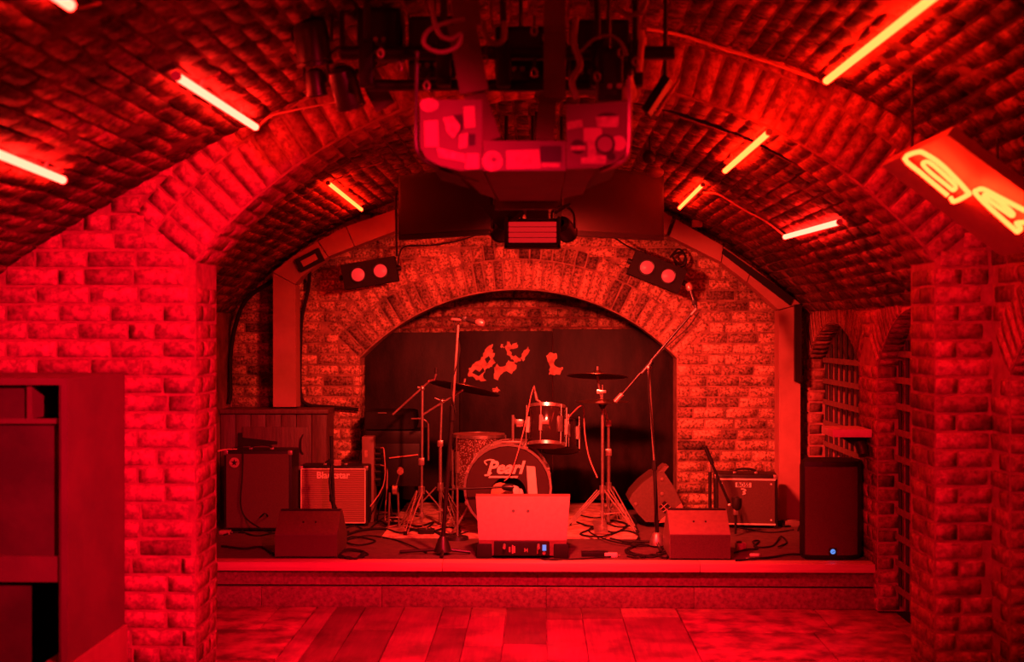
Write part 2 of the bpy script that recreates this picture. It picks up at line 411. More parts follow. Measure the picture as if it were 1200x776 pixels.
# ---- floor -------------------------------------------------------
mb = MB().grid(lambda a, b: V((-2.7 + 4.75 * a, -1.5 + 9.0 * b, -0.012)), 4, 6)
floor = struct('floor', mb, 'stone', 'stone floor of the cellar in front of the stage')
fx0, fx1 = W(373, 712, YF).x, W(791, 712, YF).x
rnd = random.Random(3); xs = [fx0, fx0 + 0.115]
while xs[-1] + 0.2 < fx1: xs.append(xs[-1] + rnd.choice((0.165, 0.2, 0.225)))
xs[-1] = fx1
pmesh = {}
for i, (a, b) in enumerate(zip(xs, xs[1:])):
    y = 7.385 - (0 if i == 0 else rnd.uniform(0.0, 0.6)); first = True
    yy = [7.385] + ([y] if y < 7.2 else [])
    while yy[-1] > 0.5: yy.append(yy[-1] - (2.2 if i == 0 else rnd.uniform(0.55, 1.3)))
    for p, q in zip(yy, yy[1:]):
        w, l = b - a - 0.005, p - q - 0.005
        o = bpy.data.objects.new('plank', mesh('plank', MB().box((0, 0, 0), (w, l, 0.03), 0.002), 'plank')); COL.objects.link(o)
        o.parent = floor; o.location = ((a + b) / 2, (p + q) / 2, -0.011 + rnd.uniform(-0.0015, 0.0015))
# flagstones beside the boards
def slabs(x0, x1, y0, y1, seed):
    rnd = random.Random(seed); y = y1
    while y > y0:
        h = rnd.uniform(0.45, 0.62); x = x0
        while x < x1 - 0.05:
            w = min(rnd.uniform(0.5, 0.85), x1 - x); 
            if x1 - x - w < 0.2: w = x1 - x
            g = MB().box((0, 0, 0), (w - 0.006, h - 0.006, 0.03), 0.004)
            o = bpy.data.objects.new('flagstone', mesh('flagstone', g, 'stone')); COL.objects.link(o); o.parent = floor
            o.location = (x + w / 2, y - h / 2, -0.013 + rnd.uniform(-0.001, 0.002)); x += w
        y -= h
slabs(-2.25, fx0 - 0.003, 3.9, 7.385, 5); slabs(fx1 + 0.003, XR, 3.9, 7.385, 6)

# ---- transverse arch wall (in front of the stage) -----------------
def zlow(x):
    if x <= AL or x >= PR: return 0.0
    return AZ + math.sqrt(max(AR ** 2 - (x - AX) ** 2, 0))
xs = sorted(set([-2.62, -2.0, AL - 1e-4, AL + 1e-4, PR - 1e-4, PR + 1e-4, 1.96] + [AL + (PR - AL) * i / 48 for i in range(1, 48)]))
mb = MB()
for a, b in zip(xs, xs[1:]):
    if b - a < 3e-4: 
        continue
    za, zb = zlow(a), zlow(b)
    if (a <= AL) or (b >= PR): za = zb = 0.0
    mb.add([(a, YA, za), (b, YA, zb), (b, YA, 3.1), (a, YA, 3.1), (a, YA2, za), (b, YA2, zb), (b, YA2, 3.1), (a, YA2, 3.1)],
           [(0, 1, 2, 3), (7, 6, 5, 4), (0, 4, 5, 1), (3, 2, 6, 7)])
for x in (AL, PR):
    mb.add([(x, YA, 0), (x, YA2, 0), (x, YA2, zlow(x + (1e-3 if x < 0 else -1e-3))), (x, YA, zlow(x + (1e-3 if x < 0 else -1e-3)))], [(0, 1, 2, 3)])
wf = struct('wall_front', mb, 'mortar', 'pale worn brick wall with the wide round arch framing the stage', fix=False)
R1, R2 = AR + 0.225, AR + 0.34
def free_front(z):
    out = []
    if z < 1.86: out = [(-2.62, PL), (PR, XR)]
    else:
        x = arch_x(z, R2) if z < AZ + R2 else 0
        xl = min(x, (z - AZ) * (AX - AL) / 1.236) if z < 2.105 else x
        out = [(-2.62, AX - xl), (AX + xl, 1.95)]
    return [(a, b) for a, b in out if b > a]
s = courses(0.0, 3.0, free_front, (0, YA, 0), (1, 0, 0), (0, -1, 0), seed=11)
s = [q for q in s if q[0].z < near_z(q[0].x) + 0.05]
def ring(r0, r1, cx, cz, y, a0, a1, h=BH, nrm=(0, -1, 0)):
    out = []; rm = (r0 + r1) / 2; n = max(1, round((a1 - a0) * rm / h))
    for i in range(n):
        a = a0 + (a1 - a0) * (i + 0.5) / n; rad = V((math.cos(a), 0, math.sin(a))); tg = V((-rad.z, 0, rad.x))
        out.append((V((cx, y, cz)) + rad * rm, rad, tg, V(nrm), r1 - r0 - JT, (a1 - a0) * rm / n - JT))
    return out
aL = math.pi - math.acos((AX - AL) / AR); aR = math.acos((PR - AX) / AR)
s += ring(AR + 0.004, R1, AX, AZ, YA, aR, aL); s += ring(R1, R2, AX, AZ, YA, aR, aL)
lay(wf, s, 'brick_front', 300)
s = []                                                    # soffit and reveals
n = round((aL - aR) * AR / BH)
for i in range(n):
    a = aR + (aL - aR) * (i + 0.5) / n; rad = V((math.cos(a), 0, math.sin(a))); tg = V((-rad.z, 0, rad.x))
    for y0, y1 in (((YA, YA + 0.23), (YA + 0.23, YA2)) if i % 2 else ((YA, YA + 0.12), (YA + 0.12, YA2))):
        s.append((V((AX, (y0 + y1) / 2, AZ)) + rad * AR, V((0, 1, 0)), tg, -rad, y1 - y0 - JT, BH - JT))
s += courses(0, 1.8, lambda z: [(YA, YA2)], (PL, 0, 0), (0, 1, 0), (1, 0, 0), seed=12)
s += courses(0, 1.86, lambda z: [(YA, YA2)], (PR, 0, 0), (0, 1, 0), (-1, 0, 0), seed=13)
lay(wf, s, 'brick_side', 300)

# ---- near vault ---------------------------------------------------
mb = MB()
NP = len(NEARP)
def rough_vault(P, y0, y1, nv, amp, k=5.0):
    n_ = len(P) - 1
    def f(a, b):
        i = round(a * n_); t = (P[min(i + 1, n_)] - P[max(i - 1, 0)]).normalized(); y = y0 + (y1 - y0) * b; p = V((P[i].x, y, P[i].z))
        d = mnoise.noise(p * k) + 0.5 * mnoise.noise(p * k * 2.3)
        e = min(1.0, i / 2, (n_ - i) / 2, b * nv / 2, (1 - b) * nv / 2)
        return p + V((t.z, 0, -t.x)) * (d * amp * e)
    return MB().grid(f, n_, nv)
def dense(P, st=0.045):
    out = [P[0]]
    for a, b in zip(P, P[1:]):
        m_ = max(1, round((b - a).length / st)); out += [a.lerp(b, k / m_) for k in range(1, m_ + 1)]
    return out
mb = rough_vault(dense(NEARP), -1.5, YA, 140, 0.011)
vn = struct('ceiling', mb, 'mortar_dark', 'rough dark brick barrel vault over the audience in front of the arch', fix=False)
def profile_slots(P, y0, y1, seed):
    """P: polyline x-z of a vault seen from inside"""
    out = []; rnd = random.Random(seed); acc = 0; row = 0
    ln = [0]
    for a, b in zip(P, P[1:]): ln.append(ln[-1] + (b - a).length)
    s_ = BH / 2
    while s_ < ln[-1]:
        k = max(i for i in range(len(ln)) if ln[i] <= s_); k = min(k, len(P) - 2)
        t = (P[k + 1] - P[k]).normalized(); c = P[k] + t * (s_ - ln[k]); nrm = V((t.z, 0, -t.x))
        y = y1 + rnd.uniform(0, 0.03) + (BL / 2 if row % 2 else 0)
        while y > y0:
            L = BL + rnd.uniform(-0.015, 0.015); e, b_ = min(y, y1), max(y - L, y0)
            if e - b_ > 0.05: out.append((V((c.x, (e + b_) / 2, c.z)), V((0, 1, 0)), t, nrm, e - b_ - JT, BH - JT))
            y -= L
        s_ += BH; row += 1
    return out
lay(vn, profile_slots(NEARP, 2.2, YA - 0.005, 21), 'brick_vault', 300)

# ---- stage vault --------------------------------------------------
a0 = math.acos((XR - VX) / VR); a1 = math.pi - math.acos((VX - XL) / VR)
SP = [V((VX + VR * math.cos(a1 + (a0 - a1) * i / 64), 0, VZ + VR * math.sin(a1 + (a0 - a1) * i / 64))) for i in range(65)]
mb = rough_vault(dense(SP), YA2, YB + 0.05, 70, 0.007)
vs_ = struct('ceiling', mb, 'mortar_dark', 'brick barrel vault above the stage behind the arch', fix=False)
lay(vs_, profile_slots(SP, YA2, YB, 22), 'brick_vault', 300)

# ---- right wall with three arched gateways ------------------------
def seg_arch(yc, half, spring, crown):
    rise = crown - spring; R = (half * half + rise * rise) / (2 * rise)
    return yc, half, spring, crown, R, crown - R
GATES = [seg_arch(8.48, 0.72, 1.40, 1.655), seg_arch(6.65, 0.70, 1.40, 1.72), seg_arch(4.60, 0.70, 1.42, 1.72)]
def gate_top(y):
    for yc, half, sp, cr, R, cz in GATES:
        if abs(y - yc) < half: return cz + math.sqrt(R * R - (y - yc) ** 2)
    return 0.0
ys = sorted(set([-1.5, 1.0, 3.0, YB + 0.9] + [g[0] + g[1] * k for g in GATES for k in (-1.0001, 1.0001)] + [g[0] + g[1] * (i / 8 - 1) * 0.9999 for g in GATES for i in range(17)]))
mb = MB(); DEP = 0.13; ztop = 2.05
for a, b in zip(ys, ys[1:]):
    za, zb = gate_top(a), gate_top(b)
    if za == 0 or zb == 0: za = zb = 0
    mb.add([(XR, a, za), (XR, b, zb), (XR, b, ztop), (XR, a, ztop)], [(0, 1, 2, 3)])
    if za or zb: mb.add([(XR, a, za), (XR, b, zb), (XR + DEP + 0.3, b, zb), (XR + DEP + 0.3, a, za)], [(3, 2, 1, 0)])
for g in GATES:
    for sg in (-1, 1):
        y = g[0] + sg * g[1]; mb.add([(XR, y, 0), (XR + DEP + 0.3, y, 0), (XR + DEP + 0.3, y, g[2]), (XR, y, g[2])], [(0, 1, 2, 3)])
wr = struct('wall_right', mb, 'mortar', 'side wall of worn brick with arched gateways right of the stage', fix=False)
def free_right(z):
    out = []; y = 3.7
    for yc, half, sp, cr, R, cz in sorted(GATES):
        if z < sp: h = half
        elif z < cr + 0.225: h = math.sqrt(max((R + 0.225) ** 2 - (z - cz) ** 2, 0)); h = min(h, half + 0.19)
        else: h = 0
        if h: out.append((y, yc - h)); y = yc + h
    out.append((y, YB)); return [(a, b) for a, b in out if b - a > 0.06]
s = [q for q in courses(0.0, 1.98, free_right, (XR, 0, 0), (0, 1, 0), (-1, 0, 0), seed=31) if not (YA - 0.05 < q[0].y < YA2 + 0.05) and (q[0].y < YA or q[0].z < 1.80)]
for yc, half, sp, cr, R, cz in GATES:
    am = math.asin(half / R); n = round(2 * am * (R + 0.11) / 0.066)
    for i in range(n):
        a = -am + 2 * am * (i + 0.5) / n; rad = V((0, math.sin(a), math.cos(a))); tg = V((0, math.cos(a), -math.sin(a)))
        c = V((XR, yc, cz)) + rad * (R + 0.1125)
        if c.y > YB - 0.02 or c.z > (1.80 if c.y > YA2 else 2.0): continue
        s.append((c, rad, tg, V((-1, 0, 0)), 0.225 - JT, 2 * am * R / n - 0.008))
    for i in range(n):                                     # arch underside
        a = -am + 2 * am * (i + 0.5) / n; rad = V((0, math.sin(a), math.cos(a))); tg = V((0, math.cos(a), -math.sin(a)))
        s.append((V((XR + 0.06, yc, cz)) + rad * R, V((1, 0, 0)), tg, -rad, 0.11, 2 * am * R / n - 0.008))
    s += courses(0.0, sp, lambda z: [(XR, XR + DEP)], (0, yc + half, 0), (1, 0, 0), (0, -1, 0), seed=33)
lay(wr, s, 'brick_side', 300)
mb = MB().add([(XL, YA2, 0), (XL, YB, 0), (XL, YB, 1.8), (XL, YA2, 1.8)], [(0, 1, 2, 3)])
mb.add([(-2.62, -1.5, 0), (-2.62, YA, 0), (-2.62, YA, 1.6), (-2.62, -1.5, 1.6)], [(0, 1, 2, 3)])
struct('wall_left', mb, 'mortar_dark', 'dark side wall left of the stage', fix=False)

# iron gates in the right wall
GL = ['iron bar gate in the far archway beside the loudspeaker', 'iron bar gate in the middle archway next to the stage front', 'iron bar gate in the near archway at the right edge']
for gi, (yc, half, sp, cr, R, cz) in enumerate(GATES):
    x = XR + 0.115; g = thing('iron_gate', GL[gi], 'gate', (x, yc, 0), 'iron gates in the right wall')
    zb = ST + 0.0 if gi == 0 else 0.04
    part('door_panel', MB().box2((x + 0.14, yc - half + 0.005, 0.0 if gi else ST), (x + 0.17, yc + half - 0.005, sp + 0.0)), 'door_dark', g)
    nb = 10
    for i in range(nb):
        y = yc - half + 0.05 + (2 * half - 0.1) * i / (nb - 1)
        zt = cz + math.sqrt(R * R - (y - yc) ** 2) - 0.02
        part('bar', MB().cyl((x, y, zb), (x, y, zt), 0.010, seg=6), 'iron', g)
    k = 0; z = zb + 0.08
    while z < sp + 0.06:
        part('band', MB().box2((x - 0.019, yc - half + 0.02, z), (x - 0.012, yc + half - 0.02, z + 0.036)), 'ironband', g); z += 0.148

# ---- back wall with the round arched recess -----------------------
BX, BZ, BRr, BH2, BSP = -0.143, 0.311, 1.589, 1.157, 1.40
def bz(x): return BZ + math.sqrt(max(BRr ** 2 - (x - BX) ** 2, 0))
x0, x1 = BX - BH2, BX + BH2
xs = [XL - 0.05, x0] + [x0 + (x1 - x0) * i / 40 for i in range(1, 40)] + [x1, XR + 0.05]
mb = MB(); YT = YB + 0.25
for a, b in zip(xs, xs[1:]):
    za, zb = (0, 0) if (b <= x0 or a >= x1) else (bz(a), bz(b))
    mb.add([(a, YB, za), (b, YB, zb), (b, YB, 2.8), (a, YB, 2.8)], [(0, 1, 2, 3)])
    if za: mb.add([(a, YB, za), (b, YB, zb), (b, YT, zb), (a, YT, za)], [(3, 2, 1, 0)])
for x in (x0, x1): mb.add([(x, YB, 0), (x, YT, 0), (x, YT, bz(x)), (x, YB, bz(x))], [(0, 1, 2, 3)])
wb = struct('wall_back', mb, 'mortar_back', 'brick wall behind the stage around the arched recess', fix=False)
def free_back(z):
    r = BRr + 0.34
    h = BH2 if z < BSP else (math.sqrt(max(r * r - (z - BZ) ** 2, 0)) if z < BZ + r else 0)
    if BSP <= z < 1.633: h = min(h, (z - BZ) / 0.9413)
    return [(XL, BX - h), (BX + h, XR)]
s = [q for q in courses(ST, 2.75, free_back, (0, YB, 0), (1, 0, 0), (0, -1, 0), seed=41) if q[0].z < vault_z(q[0].x) + 0.02]
aa = math.asin(BH2 / BRr); 
s += ring(BRr + 0.004, BRr + 0.225, BX, BZ, YB, math.pi / 2 - aa, math.pi / 2 + aa, 0.072)
s += ring(BRr + 0.225, BRr + 0.34, BX, BZ, YB, math.pi / 2 - aa, math.pi / 2 + aa, 0.085)
s += courses(ST, BSP, lambda z: [(YB, YT)], (x0, 0, 0), (0, 1, 0), (1, 0, 0), seed=42)
lay(wb, s, 'brick_back', 300)
mb = MB(); RX0, RX1, YR = -1.55, 1.26, 10.25
mb.add([(RX0, YR, ST), (RX1, YR, ST), (RX1, YR, 2.05), (RX0, YR, 2.05), (RX0, YT, ST), (RX1, YT, ST), (RX1, YT, 2.05), (RX0, YT, 2.05)],
       [(0, 1, 2, 3), (0, 3, 7, 4), (1, 5, 6, 2), (3, 2, 6, 7), (0, 4, 5, 1)])
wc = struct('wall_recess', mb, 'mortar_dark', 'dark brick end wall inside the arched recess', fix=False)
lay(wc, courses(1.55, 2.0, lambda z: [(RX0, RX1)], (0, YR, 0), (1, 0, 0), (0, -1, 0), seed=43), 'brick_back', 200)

# black painted backdrop boards with peeled patches
bd = thing('backdrop', 'black painted backdrop board with peeling pale patches behind the drums', 'backdrop', (-0.14, YR - 0.06, ST))
xm = -0.14 + 0.2
zt0, zt1 = 1.6, 1.635
for k, (a, b, c) in enumerate([(RX0 + 0.02, -0.62, 1.59), (-0.62, 0.12, 1.60), (0.12, RX1 - 0.02, 1.615)]):
    part('board', MB().box2((a + 0.002, YR - 0.075, ST), (b - 0.002, YR - 0.05, c), 0.003), 'backdrop', bd)
YP = YR - 0.076
PATCH = [
 [(548, 440), (549, 432), (556, 426), (563, 422), (566, 414), (571, 407), (577, 403), (576, 409), (580, 414), (578, 421), (581, 425), (575, 430), (569, 433), (566, 440), (570, 446), (563, 447), (556, 443)],
 [(579, 431), (583, 426), (587, 430), (593, 428), (596, 422), (603, 424), (605, 432), (600, 438), (594, 435), (586, 440), (584, 446), (579, 444)],
 [(592, 408), (594, 401), (597, 400), (600, 405), (606, 401), (607, 407), (602, 409), (597, 411), (599, 416), (606, 418), (611, 422), (606, 425), (599, 421), (594, 416)],
 [(609, 420), (613, 413), (619, 406), (621, 410), (617, 417), (613, 424)],
 [(640, 417), (645, 413), (652, 414), (653, 420), (649, 425), (655, 431), (660, 432), (657, 437), (650, 440), (643, 439), (645, 430), (642, 424)],
 [(577, 455), (582, 453), (586, 457), (583, 460), (578, 459)], [(587, 405), (590, 404), (590, 408), (587, 408)]]
def ragged(pl, seed):
    rnd = random.Random(seed); out = []
    for (a, b), (c, d) in zip(pl, pl[1:] + pl[:1]):
        for k in range(3): out.append((a + (c - a) * k / 3 + (rnd.uniform(-1.5, 1.5) if k else 0), b + (d - b) * k / 3 + (rnd.uniform(-1.5, 1.5) if k else 0)))
    return out
for pl in PATCH:
    part('paint_patch', MB().prism([W(x, y, YP) for x, y in ragged(pl, len(pl))], (0, -0.004, 0)), 'flake', bd)
for pl in ([(553, 437), (557, 433), (562, 436), (566, 431), (568, 435), (561, 441)], [(568, 421), (573, 417), (575, 421), (571, 426)]):
    part('paint_patch', MB().prism([W(x, y, YP - 0.004) for x, y in pl], (0, -0.003, 0)), 'backdrop', bd)

# ---- stage platform -----------------------------------------------
sg = thing('stage_platform', 'low stage with dark carpet deck and pale timber nosing', 'stage', ((XL + XR) / 2, YF, 0))
part('deck', MB().box2((XL + 0.002, YF + 0.10, 0.17), (XR - 0.002, YR - 0.08, ST)), 'deck', sg)
cuts = [XL + 0.002, -0.55, W(820, 660, YF).x, XR - 0.002]
for a, b in zip(cuts, cuts[1:]):
    part('nosing', MB().box2((a + 0.001, YF - 0.025, 0.212), (b - 0.001, YF + 0.10, ST + 0.002), 0.004), 'pine', sg)
for a, b in ((XL + 0.002, 0.0), (0.0, XR - 0.002)):
    part('riser_board', MB().box2((a + 0.001, YF + 0.02, 0.125), (b - 0.001, YF + 0.045, 0.212)), 'riser', sg)
c4 = [XL + 0.002, -1.6, -0.9, 0.05, 0.9, XR - 0.002]
for a, b in zip(c4, c4[1:]):
    part('plinth_board', MB().box2((a + 0.001, YF - 0.012, 0.0), (b - 0.001, YF + 0.018, 0.118), 0.003), 'riser', sg)
a, b = G(447, 631, ST), G(748, 631, ST)
single('stage_rug', MB().box2((a.x, a.y, ST + 0.0005), (b.x, YT + 0.3, ST + 0.010)), 'rug', 'pale worn rug under the drum kit', 'rug')

# ---- boxed duct along the vault (trim) ----------------------------
def duct(name, label, post, beam, y0=9.12, y1=9.30):
    t = thing(name, label, 'duct', (post[0][0], y0, min(p[1] for p in post)))
    part('post', MB().prism([(x, y0, z) for x, z in post], (0, y1 - y0, 0)), 'duct', t)
    for q in beam: part('beam_box', MB().prism([(x, y0, z) for x, z in q], (0, y1 - y0, 0)), 'duct', t)
    return t
def xz(px, py, Y=9.12): p = W(px, py, Y); return (p.x, p.z)
CT = 1.045                                                # top of the timber cabinet
lp = [xz(320, 320), xz(346, 334), (xz(347, 400)[0], CT + 0.012), (xz(320, 400)[0], CT + 0.012)]
dl = duct('boxed_duct', 'pale boxed duct post and curved casing left of the recess arch', lp,
     [[xz(320, 319), xz(343, 301), xz(372, 283), xz(384, 301), xz(352, 325), xz(346, 333)],
      [xz(373, 282.5), xz(405, 266), xz(415, 289), xz(385, 300.5)],
      [xz(406, 265.5), xz(462, 246), xz(465, 270), xz(416, 288.5)]])
part('sign_frame', MB().bar(W(349, 312, 9.10) , W(377, 298, 9.10), 0.03, 0.10), 'black', dl)
part('sign_face', MB().bar(W(354, 309.5, 9.083), W(371, 300.5, 9.083), 0.006, 0.045), 'duct', dl)
rp = [xz(913, 364), xz(938, 357), (xz(938, 400)[0], ST + 0.0005), (xz(913, 400)[0], ST + 0.0005)]
dr = duct('boxed_duct', 'pale boxed duct post and curved casing right of the recess arch', rp,
     [[xz(938, 356), xz(882, 313), xz(876, 331), xz(912.5, 363)],
      [xz(881, 312.5), xz(848, 289), xz(846, 308), xz(875, 330.5)],
      [xz(847, 288), xz(792, 257), xz(785, 277), xz(845, 307)],
      [xz(788, 254.5), xz(776, 247), xz(767, 268), xz(781, 275)]])
part('black_strip', MB().prism([W(848, 291, 9.10), W(930, 349, 9.10), W(926, 358, 9.10), W(846, 297, 9.10)], (0, 0.019, 0)), 'black', dr)
part('conduit_box', MB().box2(tuple(W(932, 357, 9.06)), tuple(W(938, 447, 9.11))), 'black', dr)

# ================================================================== NEON
def neon(label, p, q, r, mat, sag=0.0):
    p, q = V(p), V(q); t = (q - p).normalized()
    o = thing('neon_tube', label, 'neon tube', (p + q) / 2, 'neon tubes on the vaults')
    m_ = (p + q) / 2 + V((0, 0, -sag))
    part('glass_tube', MB().tube([p + t * 0.02, m_, q - t * 0.02], r, 10, 4), mat, o)
    for a, b in ((p + t * 0.008, p + t * 0.024), (q - t * 0.008, q - t * 0.024)):
        part('end_cap', MB().cyl(a, b, r * 1.12, seg=10), 'tube_cap', o)
    for k in (0.25, 0.75):
        c = p + (q - p) * k; up = V((-0.3 * (1 if c.x > 0 else -1), 0, 0.95))
        part('clip', MB().cyl(c + up * r, c + up * (r + 0.035), r * 0.45, seg=6), 'tube_cap', o)
    return o
def nh(px, py, off=0.035): return vault_hit(px, py, near_z, 2.0, 5.45, off)
def sh(px, py, off=0.035): return vault_hit(px, py, vault_z, YA2, 9.3, off)
def along(p, y, fn, off=0.035): return V((p.x, y, p.z))
a = nh(301, 150); b = nh(205, 88); neon('cream neon tube on the left near vault pointing at the arch', a, b, 0.0145, 'tube_cream')
a2 = nh(76, 212); b2 = nh(-40, 165); neon('cream neon tube low on the left near vault above the cabinet', a2, b2, 0.0145, 'tube_cream')
a3 = nh(86, 9); neon('cream neon tube in the top left corner of the near vault', a3, V((a3.x, a3.y - 0.9, a3.z)), 0.0145, 'tube_cream')
a4 = nh(967, 96); b4 = nh(1092, -2); neon('long yellow neon tube on the right near vault above the sign', a4, a4 + (b4 - a4) * 1.12, 0.015, 'tube_yellow')
for k, (x, y) in enumerate(((-1.5, 2.6), (1.1, 2.4), (-1.9, 1.0))):  # unseen tubes added to brighten the arch wall and the rig
    z = near_z(x) - 0.04; neon(('added cream neon tube out of view on the left vault', 'added cream neon tube out of view on the right vault', 'added cream neon tube out of view low on the left vault')[k], (x, y, z), (x, y - 1.2, z), 0.0145, 'tube_cream')
neon('short neon tube on the left of the stage vault', sh(424, 246), sh(384, 214), 0.012, 'tube_yellow')
a5 = sh(849, 201, 0.045); neon('yellow neon tube just behind the arch on the right of the stage vault', a5, V((a5.x, a5.y * 0.805, a5.z + 0.005)), 0.0135, 'tube_yellow')
neon('short neon tube high on the right of the stage vault', sh(796, 244), sh(824, 216), 0.012, 'tube_yellow')
neon('cream neon tube low on the right of the stage vault', sh(919, 278), sh(985, 260), 0.0145, 'tube_cream')
def lead(label, pts, r=0.005, mat='wire_pale', name='neon_lead'):
    return single(name, MB().tube(pts, r, 6, 5), mat, label, 'cable')
lead('pale lead along the right edge of the near vault to the long tube', [nh(758, 34, .03), nh(800, 42, .02), nh(850, 58, .02), nh(905, 74, .02), nh(966, 97, .03)], 0.008)
lead('pale lead from the left near tube towards the lamps', [nh(302, 150, .03), nh(316, 137, .02), nh(345, 129, .02), nh(392, 120, .02), nh(432, 108, .03)], 0.005)
lead('thin pale lead linking the two right stage vault tubes', [sh(825, 226, .02), sh(842, 228, .02), sh(870, 245, .02), sh(898, 260, .02), sh(920, 277, .03)], 0.006)
lead('thin pale lead at the end of the left stage vault tube', [sh(385, 214, .03), sh(402, 207, .02), sh(420, 199, .02), sh(448, 190, .02)], 0.005)
lead('short curled lead in the top left corner', [nh(87, 9, .03), nh(100, 8, .02), nh(118, 3, .02)], 0.005)
mb = MB().tube([W(330, 325, 9.25), W(315, 332, 9.25), W(288, 352, 9.25), W(275, 385, 9.25), W(270, 420, 9.25), W(270, 460, 9.22), (W(268, 478, 9.2).x, 9.2, CT + 0.03)], 0.016, 8, 5)
lead_b = single('wall_cable', mb, 'rubber', 'thick black cable curving down the left back wall', 'cable')
single('wall_cable', MB().tube([W(363, 318, 9.22), W(361, 340, 9.3), W(354, 372, 9.3), W(352, 410, 9.3), W(352, 460, 9.3), W(360, 474, 9.3), W(385, 477, 9.3), W(420, 480, 9.3)], 0.013, 8, 5), 'rubber', 'black cable hanging beside the left duct post', 'cable')

# neon letter sign on the right, slung under the haunch of the near vault
sA, sB = W(1033, 195, 5.0), W(1173, 300, 5.0); su = (sB - sA); sv = V((0, -0.80, 0)); sn = su.cross(sv).normalized()
if sn.z > 0: sn = -sn
sign = thing('neon_sign', 'red sign box with yellow outline neon letters under the right vault', 'neon sign', (sA + sB + sv) / 2)
def quadbox(a, u, v, n): return MB().prism([a, a + u, a + u + v, a + v], n)
part('sign_box', quadbox(sA, su, sv, -sn * 0.035), 'duct', sign)
for e in (0.15, 0.85):
    c = sA + su * e + sv * 0.12 - sn * 0.035; part('hanger', MB().cyl(c, V((c.x, c.y, near_z(c.x) + 0.01)), 0.006, seg=8), 'blackmetal', sign)
def on_sign(px, py, off=0.03):
    d = ray(px, py); o = V((0, 0, EYE)); t = (sA + sn * off - o).dot(sn) / d.dot(sn); return o + d * t
def zs(pts): return [on_sign(1020 + x / 5.172, 150 + y / 5.172) for x, y in pts]
part('letter_tube', MB().tube(zs([(468, 408), (400, 352), (300, 268), (208, 186), (290, 145), (345, 165), (420, 215), (500, 290), (588, 385), (592, 404), (508, 446), (488, 424)]), 0.0085, 8, 3), 'tube_yellow', sign, 'neon letter C outline')
part('letter_tube', MB().tube(zs([(492, 372), (440, 330), (370, 275), (318, 222), (335, 205), (370, 218), (440, 278), (515, 350), (505, 376)]), 0.0075, 8, 3, True), 'tube_yellow', sign)
part('letter_tube', MB().tube(zs([(886, 628), (800, 552), (700, 462), (636, 395), (645, 378), (685, 372), (760, 410), (860, 462), (960, 512), (1060, 560), (1050, 590), (960, 575), (885, 577), (912, 608), (890, 630)]), 0.0085, 8, 3), 'tube_yellow', sign, 'neon letter A outline')
part('letter_tube', MB().tube(zs([(850, 530), (780, 482), (700, 425), (690, 405), (730, 412), (800, 460), (862, 515), (862, 532)]), 0.0075, 8, 3, True), 'tube_yellow', sign)

# ================================================================== STAGE GEAR
def sx(px, Y): return W(px, 388, Y).x                      # world x at a pixel column and depth
def sz(py, Y): return W(600, py, Y).z
X3, Y3, Z3 = V((1, 0, 0)), V((0, 1, 0)), V((0, 0, 1))

# ---- timber cupboard behind the left amps
cx0, cx1, cy0, cy1 = XL + 0.004, sx(383, 9.02), 9.02, 9.335
cb = thing('timber_cupboard', 'dark planked timber cupboard under the left duct post', 'cupboard', ((cx0 + cx1) / 2, cy0, ST))
part('carcass', MB().box2((cx0, cy0 + 0.02, ST), (cx1, cy1, CT - 0.03)), 'oak', cb)
part('top', MB().box2((cx0, cy0 - 0.02, CT - 0.03), (cx1 + 0.012, cy1, CT), 0.004), 'oak', cb)
n = 7
for i in range(n):
    a = cx0 + (cx1 - cx0) * i / n; b = cx0 + (cx1 - cx0) * (i + 1) / n
    part('board', MB().box2((a + 0.002, cy0, ST + 0.004), (b - 0.002, cy0 + 0.018, CT - 0.035), 0.003), 'oak', cb)
dx0, dx1, dzt = sx(284, 9), sx(362, 9), sz(501, 9)
dd = part('door', MB().box2((dx0, cy0 - 0.014, ST + 0.06), (dx1, cy0 - 0.001, dzt), 0.003), 'oak', cb)
part('strap_hinge', MB().prism([(sx(281, 9), cy0 - 0.022, sz(513, 9)), (sx(325, 9), cy0 - 0.022, sz(518, 9)), (sx(325, 9), cy0 - 0.022, sz(521, 9)), (sx(281, 9), cy0 - 0.022, sz(524, 9))], (0, 0.007, 0)), 'rubber', dd)
part('strap_hinge', MB().box2((sx(279, 9), cy0 - 0.02, sz(529, 9)), (sx(284, 9), cy0 - 0.0, sz(508, 9))), 'rubber', dd)
part('door_handle', MB().tube([(sx(355, 9), cy0 - 0.014, sz(510, 9)), (sx(353, 9), cy0 - 0.03, sz(516, 9)), (sx(353, 9), cy0 - 0.03, sz(528, 9)), (sx(355, 9), cy0 - 0.014, sz(533, 9))], 0.006, 6, 3), 'iron', dd)

